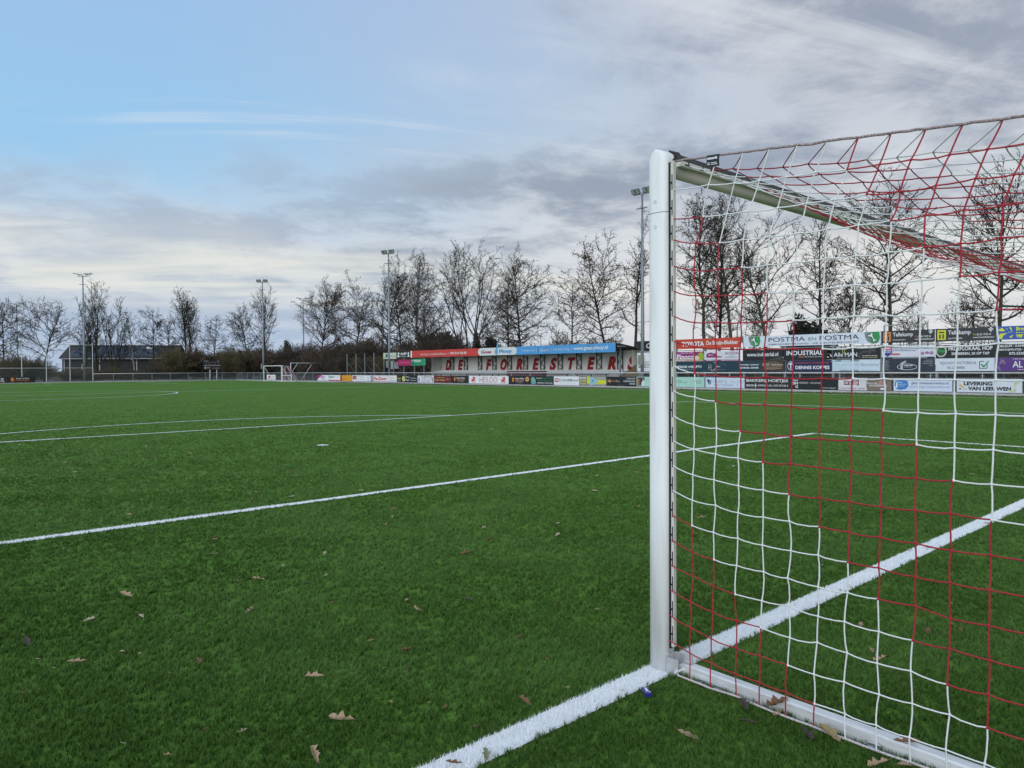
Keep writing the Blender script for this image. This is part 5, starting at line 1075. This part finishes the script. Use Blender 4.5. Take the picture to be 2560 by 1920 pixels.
def grow(kind, h, half, seed, leafy=1.0, lean=0.0, fine=1.0):
    K = KINDS[kind]; rn = random.Random(seed); g = rn.gauss; S0 = []; S1 = []; S2 = []; tips = []
    def unit(v): return v/(np.linalg.norm(v)+1e-9)
    ec = np.array([lean*h*.5+g(0, half*.12), g(0, half*.12), h*K['env'][0]]); ea = np.array([half*1.18, half*1.18, h*K['env'][1]])
    lobe = [rn.uniform(0, 6.28) for _ in range(4)]
    def bound(p, d):      # distance to the crown's outline, which is uneven
        a_ = math.atan2(d[1], d[0]); k_ = 1+.20*sin(2*a_+lobe[0]+d[2]*3)+.14*sin(5*a_+lobe[1]-d[2]*5)
        q = (p-ec)/(ea*k_); e = d/(ea*k_); A = e@e; B = q@e; C_ = q@q-1; D = B*B-A*C_
        if D <= 0: return .35
        t = (-B+sqrt(D))/A
        return t if t > .35 else .35
    def branch(p, d, L, r, lvl, up, wand, nseg, out):
        pts = [p]; rs = [r]; d = unit(d)
        for i in range(nseg):
            d = unit(d+np.array([g(0, wand), g(0, wand), g(0, wand*.7)+up])); p = p+d*(L/nseg); pts.append(p); rs.append(max(r*(1-.82*((i+1)/nseg)**.9), .016))
        for i in range(nseg): out.append((*pts[i], *pts[i+1], rs[i], rs[i+1]))
        return pts, rs
    half *= 1.16; K = dict(K); K['nl'] = int(K['nl']*rn.uniform(.75, 1.2)); K['ang'] = (K['ang'][0]*rn.uniform(.85, 1.15), K['ang'][1]*rn.uniform(.8, 1.3)); K['bare'] *= rn.uniform(.75, 1.3); K['wander'] *= rn.uniform(.8, 1.35); lean = lean+g(0, .035)
    R = max(.10, h*.0125)*(1.0 if kind != 'shrub' else .3)
    stems = []
    if K['forks'] == 1: stems.append((np.zeros(3), np.array([lean, g(0, .03), 1.0]), h*K['trunk'], R))
    else:
        n = rn.choice([2, 3]) if kind != 'vase' else 4
        for i in range(n):
            a = 2*pi*(i+rn.random()*.5)/n; sp = .27 if kind == 'vase' else .06
            stems.append((np.array([cos(a)*R*.5, sin(a)*R*.5, 0]), np.array([cos(a)*sp+lean, sin(a)*sp, 1.0]), h*K['trunk']*rn.uniform(.85, 1), R*.75))
    first = True
    for sp_, sd, sl, sr in stems:
        pts, rs = branch(sp_, sd, sl, sr, 0, .04, .035 if kind != 'oak' else .06, 12, S0)
        nl = int(K['nl']/len(stems)*1.15)
        for i in range(nl):
            t = (i+rn.random())/nl; tt = K['bare']/K['trunk']+(1-K['bare']/K['trunk'])*t; fi = tt*12; j = min(11, int(fi)); u = fi-j
            p = pts[j]*(1-u)+pts[j+1]*u; r = rs[j]*(1-u)+rs[j+1]*u; az = i*2.39996+g(0, .4)
            ang = radians(K['ang'][0]*(1-t)+K['ang'][1]*t+g(0, 7))
            ax = unit(pts[j+1]-pts[j]); d = ax*cos(ang)+np.array([cos(az), sin(az), 0])*sin(ang)
            L = bound(p, unit(d+np.array([0, 0, K['up']*3.0])))*rn.uniform(.78, 1.0)
            L = max(L, .5)
            lr = min(r*.75, .022+L*.0185)
            lp, lrs = branch(p, d, L, lr, 1, K['up'], K['wander'], 7, S0 if lr > .06 else S1)
            ns = max(3, int(L/K['sub']*fine))
            for q in range(ns):
                t2 = .14+.86*(q+rn.random())/ns; fi = t2*7; j2 = min(6, int(fi)); u = fi-j2
                p2 = lp[j2]*(1-u)+lp[j2+1]*u; ax2 = unit(lp[j2+1]-lp[j2]); rv = unit(np.array([g(0, 1), g(0, 1), g(0, .7)+.25])); d2 = unit(ax2*.75+rv*.85)
                L2 = min(L*.45*(1.1-.5*t2)*rn.uniform(.6, 1.2)+.3, bound(p2, d2)+.25)
                bp, brs = branch(p2, d2, L2, max(.014, lrs[j2]*.5), 2, K['up']*.6+K['droop'], K['wander']*1.2, 4, S1)
                nt = max(2, int(L2/K['tw']*fine))
                for w in range(nt):
                    t3 = .2+.8*(w+rn.random())/nt; fi = t3*4; j3 = min(3, int(fi)); u = fi-j3
                    p3 = bp[j3]*(1-u)+bp[j3+1]*u; ax3 = unit(bp[j3+1]-bp[j3]); rv = unit(np.array([g(0, 1), g(0, 1), g(0, .8)+.15])); d3 = unit(ax3*.8+rv*.9)
                    L3 = rn.uniform(.3, .75)*(1 if h > 6 else .6)
                    e = p3+d3*L3*.5; d4 = unit(d3+np.array([g(0, .25), g(0, .25), .15+K['droop']*3])); e2 = e+d4*L3*.5
                    S2.append((*p3, *e, .020, .015)); S2.append((*e, *e2, .015, .008)); tips.append(e2)
                    if rn.random() < .7:
                        d5 = unit(d3+np.array([g(0, .7), g(0, .7), g(0, .5)])); S2.append((*e, *(e+d5*L3*.55), .016, .010)); tips.append(e+d5*L3*.5)
    leaves = None; nlv = int(len(tips)*K['leaf']*leafy*1.15)
    if nlv > 10:
        T = np.array(tips); rg = np.random.default_rng(seed)
        # leaves cling in patches
        dens = np.sin(T[:, 0]*1.1+seed)+np.sin(T[:, 1]*1.3)+np.sin(T[:, 2]*.9+seed*2)+.5*T[:, 2]/h
        pr = np.exp(dens*0.6); pr /= pr.sum(); ix = rg.choice(len(T), nlv, p=pr)
        c = T[ix]+rg.normal(0, .09, (nlv, 3)); a = rg.normal(0, 1, (nlv, 3)); a /= np.linalg.norm(a, axis=1, keepdims=True); b_ = np.cross(a, rg.normal(0, 1, (nlv, 3))); b_ /= np.linalg.norm(b_, axis=1, keepdims=True)
        s = rg.uniform(.03, .065, (nlv, 1)); V = np.stack([c-a*s*1.3, c-b_*s, c+a*s*1.3, c+b_*s], 1).reshape(-1, 3); leaves = (V, np.arange(len(V)).reshape(-1, 4))
    return S0, S1, S2, leaves

BARK = mat('dark_bark', (.030, .026, .020), .9, 0, .35, 3); TWIG = mat('bare_twigs', (.030, .024, .018), .9, 0, .3, 2)
GBARK = mat('mossy_bark', (.050, .050, .026), .9, 0, .35, 3); PTWIG = mat('pale_twigs', (.070, .058, .044), .9, 0, .3, 2); BBARK = mat('birch_bark', (.30, .29, .27), .8, 0, .5, 4)
LVM = mat('withered_leaves', (.115, .072, .036), .8, 0, .5, 4); LVG = mat('olive_leaves', (.085, .075, .032), .8, 0, .5, 4)
def tree(pos, h, half, kind, seed, label, leafy=1.0, lean=0.0, bark=None, twig=None, lv=None, fine=1.0, name='bare_tree', group=None):
    S0, S1, S2, lf = grow(kind, h, half, seed, leafy, lean, fine)
    o = empty(name, (pos[0], pos[1], 0), label, 'tree' if kind != 'shrub' else 'shrub', group); off = np.array([pos[0], pos[1], -.05])
    bark = bark or BARK; twig = twig or TWIG
    if S0: V, F = segs_to_mesh(S0, 7); link_mesh('trunk', V+off, F, bark, o, smooth=True)
    V, F = segs_to_mesh(S1, 4); V2, F2 = segs_to_mesh(S2, 3)
    cr = link_mesh('crown', np.concatenate([V, V2]), np.concatenate([F, F2+len(V)]), twig, None)
    cr.parent = o; cr.location = (0, 0, -.05)
    if lf is not None:
        l = link_mesh('leaves', lf[0], lf[1], lv or LVM, None); l.parent = o; l.location = (0, 0, -.05); tag(l, kind='stuff')
    return o
def ptree(px, ptop, wpx, plane, kind, seed, label, **k):
    """stem under pixel column px on plane ('x', X) or ('y', Y); its height and spread follow from the distance"""
    f = onx if plane[0] == 'x' else ony
    top = f(px, ptop, plane[1]); t = (top-CAM)@CF; half = wpx/2/FPX*t
    return tree(top, top[2], half, kind, seed, label, **k)
X1 = ('x', 54.0); X2 = ('x', 60.0)
T = [
 (1306, 640, 165, X1, 'alder', 1, 'tall alder behind the blue end of the stand roof', dict(leafy=.9)),
 (1272, 690, 90, X2, 'alder', 2, 'slim dark alder behind the white part of the stand roof', dict(leafy=.8)),
 (1433, 689, 105, X1, 'alder', 3, 'slender alder behind the web address on the stand roof', dict(leafy=.9)),
 (1520, 608, 135, X1, 'oak', 4, 'leafy dark tree at the right end of the stand roof', dict(leafy=.9)),
 (1590, 545, 120, X1, 'oak', 5, 'tall leafy tree behind the floodlight mast beside the near goal post', dict(leafy=.9)),
 (1762, 489, 150, X1, 'oak', 6, 'thick leafy tree behind the orange red billboard', dict(leafy=1.2, lv=LVG, bark=GBARK)),
 (1832, 492, 150, X1, 'oak', 7, 'forked leafy tree behind the right edge of the orange red billboard', dict(leafy=1.0, lv=LVG, bark=GBARK)),
 (1797, 560, 100, X2, 'alder', 8, 'dark tree between two leafy trees behind the orange red billboard', dict(leafy=.8)),
 (1925, 521, 130, X1, 'oak', 9, 'open bare tree behind the left half of the long white billboard', dict(leafy=.25, bark=GBARK)),
 (2041, 544, 130, X1, 'alder', 10, 'straight bare tree behind the long white billboard', dict(leafy=.3)),
 (2226, 446, 215, X1, 'alder', 11, 'broad alder behind the charcoal billboard with the orange logo', dict(leafy=.5, bark=GBARK)),
 (2501, 440, 250, X1, 'alder', 12, 'broad alder behind the blue billboard with yellow drops', dict(leafy=.4, bark=GBARK)),
 (2130, 712, 120, X2, 'oak', 13, 'small brown-leaved oak above the long white billboard', dict(leafy=1.6)),
 (2284, 767, 60, X2, 'vase', 14, 'small bare round tree above the charcoal billboard', dict()),
 (1888, 765, 75, X2, 'vase', 15, 'small bare tree behind the green wrench shield', dict(twig=PTWIG)),
 (2440, 740, 130, X2, 'vase', 16, 'low bare spreading tree above the lime-logo billboard', dict(twig=PTWIG)),
 (1170, 612, 175, X1, 'vase', 17, 'big fan-shaped bare tree with several stems behind the red stand roof', dict()),
 (1002, 682, 80, X1, 'alder', 18, 'dark twin-stemmed alder behind the black dancing-figures billboard', dict(leafy=.7)),
 (1050, 640, 110, X2, 'birch', 19, 'pale grey birch behind the left end of the stand', dict(bark=BBARK, twig=PTWIG)),
 (1075, 750, 95, X1, 'oak', 20, 'low spreading tree behind the left end of the stand roof', dict(leafy=.5)),
 (967, 655, 140, X1, 'oak', 21, 'tall leafy tree behind the mast with the stick-figure billboard', dict(leafy=1.0, lv=LVG, bark=GBARK)),
 (886, 708, 100, X1, 'oak', 22, 'leaning leafy tree behind the empty billboard posts', dict(leafy=1.1)),
 (795, 712, 130, X1, 'oak', 23, 'round leafy tree behind the full-size goal frame', dict(leafy=1.0)),
 (1215, 770, 60, X2, 'vase', 24, 'small pale bare tree behind the stand roof flame sign', dict(twig=PTWIG)),
 (1400, 800, 45, X2, 'vase', 25, 'small pale bare tree between two alders behind the blue stand roof', dict(twig=PTWIG)),
]
YA = ('y', 124.0); YB = ('y', 132.0)
T += [
 (660, 728, 56, YA, 'poplar', 30, 'narrow upright poplar behind the far corner mast', dict()),
 (622, 752, 110, YA, 'oak', 31, 'bare spreading tree beside the narrow poplar at the far corner', dict(leafy=.15)),
 (526, 785, 66, YA, 'alder', 32, 'small bare tree behind the scoreboard', dict(leafy=.2)),
 (465, 736, 60, YA, 'poplar', 33, 'columnar poplar at the right end of the barn', dict(bark=GBARK)),
 (430, 800, 50, YB, 'alder', 34, 'dark leafy tree at the right end of the barn roof', dict(leafy=.8)),
 (385, 773, 62, YA, 'alder', 35, 'rounded dark alder in front of the barn roof', dict(leafy=.5)),
 (336, 778, 50, YA, 'birch', 36, 'thin pale birch in front of the barn roof', dict(bark=BBARK, twig=PTWIG)),
 (284, 750, 66, YA, 'vase', 37, 'bare elm-like tree in front of the middle of the barn', dict(bark=GBARK)),
 (236, 706, 58, YA, 'poplar', 38, 'tall double-stemmed poplar next to the flat-headed floodlight mast', dict(bark=GBARK)),
 (212, 800, 60, YB, 'alder', 39, 'low dark tree behind the tall poplar', dict(leafy=.5)),
 (107, 748, 130, YA, 'oak', 40, 'broad brownish tree left of the barn gable', dict(leafy=.6, bark=GBARK)),
 (8, 757, 95, YA, 'alder', 41, 'dark leafy tree at the end of the tall ball fence', dict(leafy=.9)),
 (-90, 740, 120, YA, 'oak', 42, 'leafy tree past the dark tree at the tall ball fence', dict(leafy=.6)),
]
for px_, tp, w, pl, kd, sd, lb, kw in T: ptree(px_, tp, w, pl, kd, sd, lb, **kw)

# thickets of bare shrubs: a few bushes, copied
SH = []
STW = [mat('thicket_twigs', (.105, .076, .052), .95, 0, .4, 1), mat('thicket_twigs_olive', (.110, .088, .042), .95, 0, .4, 1), mat('thicket_twigs_dark', (.066, .052, .038), .95, 0, .4, 1)]
for i in range(6):
    o = tree((0, 0), 5.0, 2.6, 'shrub', 100+i, 'bare brown shrub in the thicket behind the fence', twig=STW[i % 3], bark=STW[i % 3], fine=1.25, name='bare_shrub', group='bare shrubs of the thicket')
    SH.append(o)
rs_ = random.Random(21); shrub_used = [False]*6
def shrub(x, y, h, w, i, lb):
    o = SH[i]; sc = (w/5.2, w/5.2, h/5.0)
    if not shrub_used[i]:
        shrub_used[i] = True; o['label'] = lb; o['group'] = lb.replace('bare shrub', 'bare shrubs'); o.location = (x, y, 0); o.scale = sc; o.rotation_euler = (0, 0, rs_.uniform(0, 6.28))
    else: c = copy_tree(o, (x, y, 0), rs_.uniform(0, 6.28), sc, lb); c['group'] = lb.replace('bare shrub', 'bare shrubs')
def thicket(px0, px1, top0, top1, plane, n, dark, where):
    f = onx if plane[0] == 'x' else ony
    for k in range(n):
        px = px0+(px1-px0)*(k+rs_.uniform(.1, .9))/n; tp = top0+(top1-top0)*(k+.5)/n+rs_.uniform(-4, 16); D = plane[1]+rs_.uniform(-2.5, 3.5)
        q = f(px, tp, D); h = max(1.6, q[2]); shrub(q[0], q[1], h, max(3.2, h*rs_.uniform(.9, 1.3)), rs_.choice(dark or [0, 1, 2, 3, 4, 5]), 'bare shrub '+where)
D4 = [0, 2, 3, 5]
thicket(-20, 60, 885, 880, ('y', 118), 4, None, 'behind the dark end of the tall ball fence'); thicket(60, 130, 892, 902, ('y', 120), 4, [1, 4], 'under the broad brownish tree')
thicket(150, 430, 918, 916, ('y', 116), 12, None, 'low in front of the barn'); thicket(420, 500, 880, 872, ('y', 119), 6, None, 'at the right end of the barn'); thicket(490, 640, 878, 868, ('y', 121), 9, D4, 'behind the scoreboard')
thicket(545, 660, 874, 866, ('y', 117), 6, [1, 4, 0], 'beside the scoreboard and net frame'); thicket(650, 800, 868, 860, ('x', 52), 9, D4, 'behind the spare goals'); thicket(800, 970, 860, 846, ('x', 51), 9, D4, 'behind the empty billboard posts')
thicket(640, 960, 895, 890, ('x', 46.5), 12, None, 'low behind the touchline fence'); thicket(960, 1080, 872, 838, ('x', 53), 7, D4, 'behind the billboards beside the stand')
thicket(1080, 1150, 822, 830, ('x', 58), 5, [2, 5, 0], 'above the red end of the stand roof'); thicket(1000, 1110, 893, 893, ('x', 48), 5, None, 'behind the green billboard')
thicket(1540, 1640, 870, 880, ('x', 56), 4, None, 'behind the end wall of the stand'); thicket(1680, 2560, 906, 896, ('x', 50), 16, [0, 1, 2], 'behind the billboard rows'); thicket(1250, 1540, 850, 850, ('x', 62), 6, None, 'above the blue stand roof')

# evergreens
EVG = mat('evergreen_foliage', (.010, .022, .012), .9, 0, .5, 1.2)
def evergreen(px, ptop, wpx, plane, seed, label, conic=True):
    f = onx if plane[0] == 'x' else ony; q = f(px, ptop, plane[1]); t = (q-CAM)@CF; half = wpx/2/FPX*t; h = q[2]; rg = np.random.default_rng(seed)
    o = empty('evergreen_tree', (q[0], q[1], 0), label, 'tree')
    b = MB(); b.tube([(q[0], q[1], -.05), (q[0], q[1], h*.9)], [.18, .04], 7); b.build('trunk', BARK, o)
    n = 3600; z = rg.uniform(.05, 1, n)**.8; a = rg.uniform(0, 2*pi, n)
    prof = (1-z)**.75*1.05+.04 if conic else np.sqrt(np.clip(1-(2*z-1.0)**2*.9, 0, 1))
    lob = 1+.30*np.sin(a*5+z*9+seed)+.28*np.sin(a*3-z*17+seed)+.2*np.sin(a*2+z*6); r = half*prof*lob*np.sqrt(rg.uniform(.25, 1, n))
    c = np.stack([q[0]+r*np.cos(a), q[1]+r*np.sin(a), z*h*(.86+.10*np.sin(a*2+seed)+.08*np.sin(a*5+seed*3))], 1)+rg.normal(0, .22, (n, 3))
    u = rg.normal(0, 1, (n, 3)); u /= np.linalg.norm(u, axis=1, keepdims=True); v = np.cross(u, rg.normal(0, 1, (n, 3))); v /= np.linalg.norm(v, axis=1, keepdims=True); s = rg.uniform(.08, .2, (n, 1))
    V = np.stack([c-u*s*1.5, c-v*s*.6, c+u*s*1.5, c+v*s*.6], 1).reshape(-1, 3); link_mesh('crown', V, np.arange(len(V)).reshape(-1, 4), EVG, o)
for a in [(718, 852, 46, ('x', 66), 1, 'small dark conifer above the thicket by the far corner'), (860, 852, 80, ('x', 70), 2, 'dark evergreen above the thicket behind the empty billboard posts'), (915, 858, 70, ('x', 70), 3, 'dark evergreen beside the leaning leafy tree'),
          (1120, 830, 80, ('x', 64), 4, 'round dark evergreen left of the fan-shaped tree'), (1080, 842, 60, ('x', 62), 5, 'dark evergreen under the pale birch'), (1192, 836, 40, ('x', 66), 6, 'narrow dark evergreen right of the fan-shaped tree'), (1228, 838, 55, ('x', 66), 7, 'dark evergreen behind the white part of the stand roof'),
          (2003, 796, 70, ('x', 58), 8, 'dark evergreen bush above the long white billboard'), (2040, 812, 70, ('x', 58), 9, 'low dark evergreen bush behind the straight bare tree'), (1020, 850, 50, ('x', 64), 10, 'dark evergreen behind the twin-stemmed alder')]:
    evergreen(*a, conic=a[4] in (1, 6, 4))

# street lamps on the road behind
def street_lamp(px, ptop, X, side, label):
    q = onx(px, ptop, X); r = empty('street_lamp', (q[0], q[1], 0), label, 'street lamp'); h = q[2]
    b = MB(); b.tube([(q[0], q[1], 0), (q[0], q[1], h-.6), (q[0], q[1]-side*.25, h-.12), (q[0], q[1]-side*.9, h)], [.09, .06, .05, .04], 7); b.build('pole', MASTM, r)
    b = MB(); b.bbox((q[0]-.1, min(q[1]-side*.9, q[1]-side*1.6), h-.04), (q[0]+.1, max(q[1]-side*.9, q[1]-side*1.6), h+.06), .02); b.build('lamp_head', mat('lamp_grey', (.3, .3, .3), .5), r)
street_lamp(1843, 800, 66, 1, 'grey street lamp behind the orange red billboard'); street_lamp(1352, 832, 80, 1, 'small street lamp behind the blue stand roof'); street_lamp(876, 868, 52, 1, 'grey lamp post behind the empty billboard posts')

# leaf litter along the kerb
def litter():
    rg = np.random.default_rng(9); n = 9000
    x = 38.3-np.abs(rg.normal(0, .35, n)); y = rg.uniform(5, 75, n); x = np.where(rg.random(n) < .15, rg.uniform(35.8, 38.3, n), x)
    c = np.stack([x, y, rg.uniform(.005, .035, n)], 1); a = rg.uniform(0, 2*pi, n); s = rg.uniform(.02, .055, n)
    u = np.stack([np.cos(a)*s, np.sin(a)*s, rg.normal(0, .012, n)], 1); v = np.stack([-np.sin(a)*s*.7, np.cos(a)*s*.7, rg.normal(0, .012, n)], 1)
    V = np.stack([c-u, c-v, c+u, c+v], 1).reshape(-1, 3); tag(link_mesh('leaf_litter', V, np.arange(len(V)).reshape(-1, 4), mat('litter_leaves', (.11, .075, .04), .9, 0, .6, 5)), 'brown fallen leaves drifted along the kerb', 'leaves', kind='stuff')
litter()
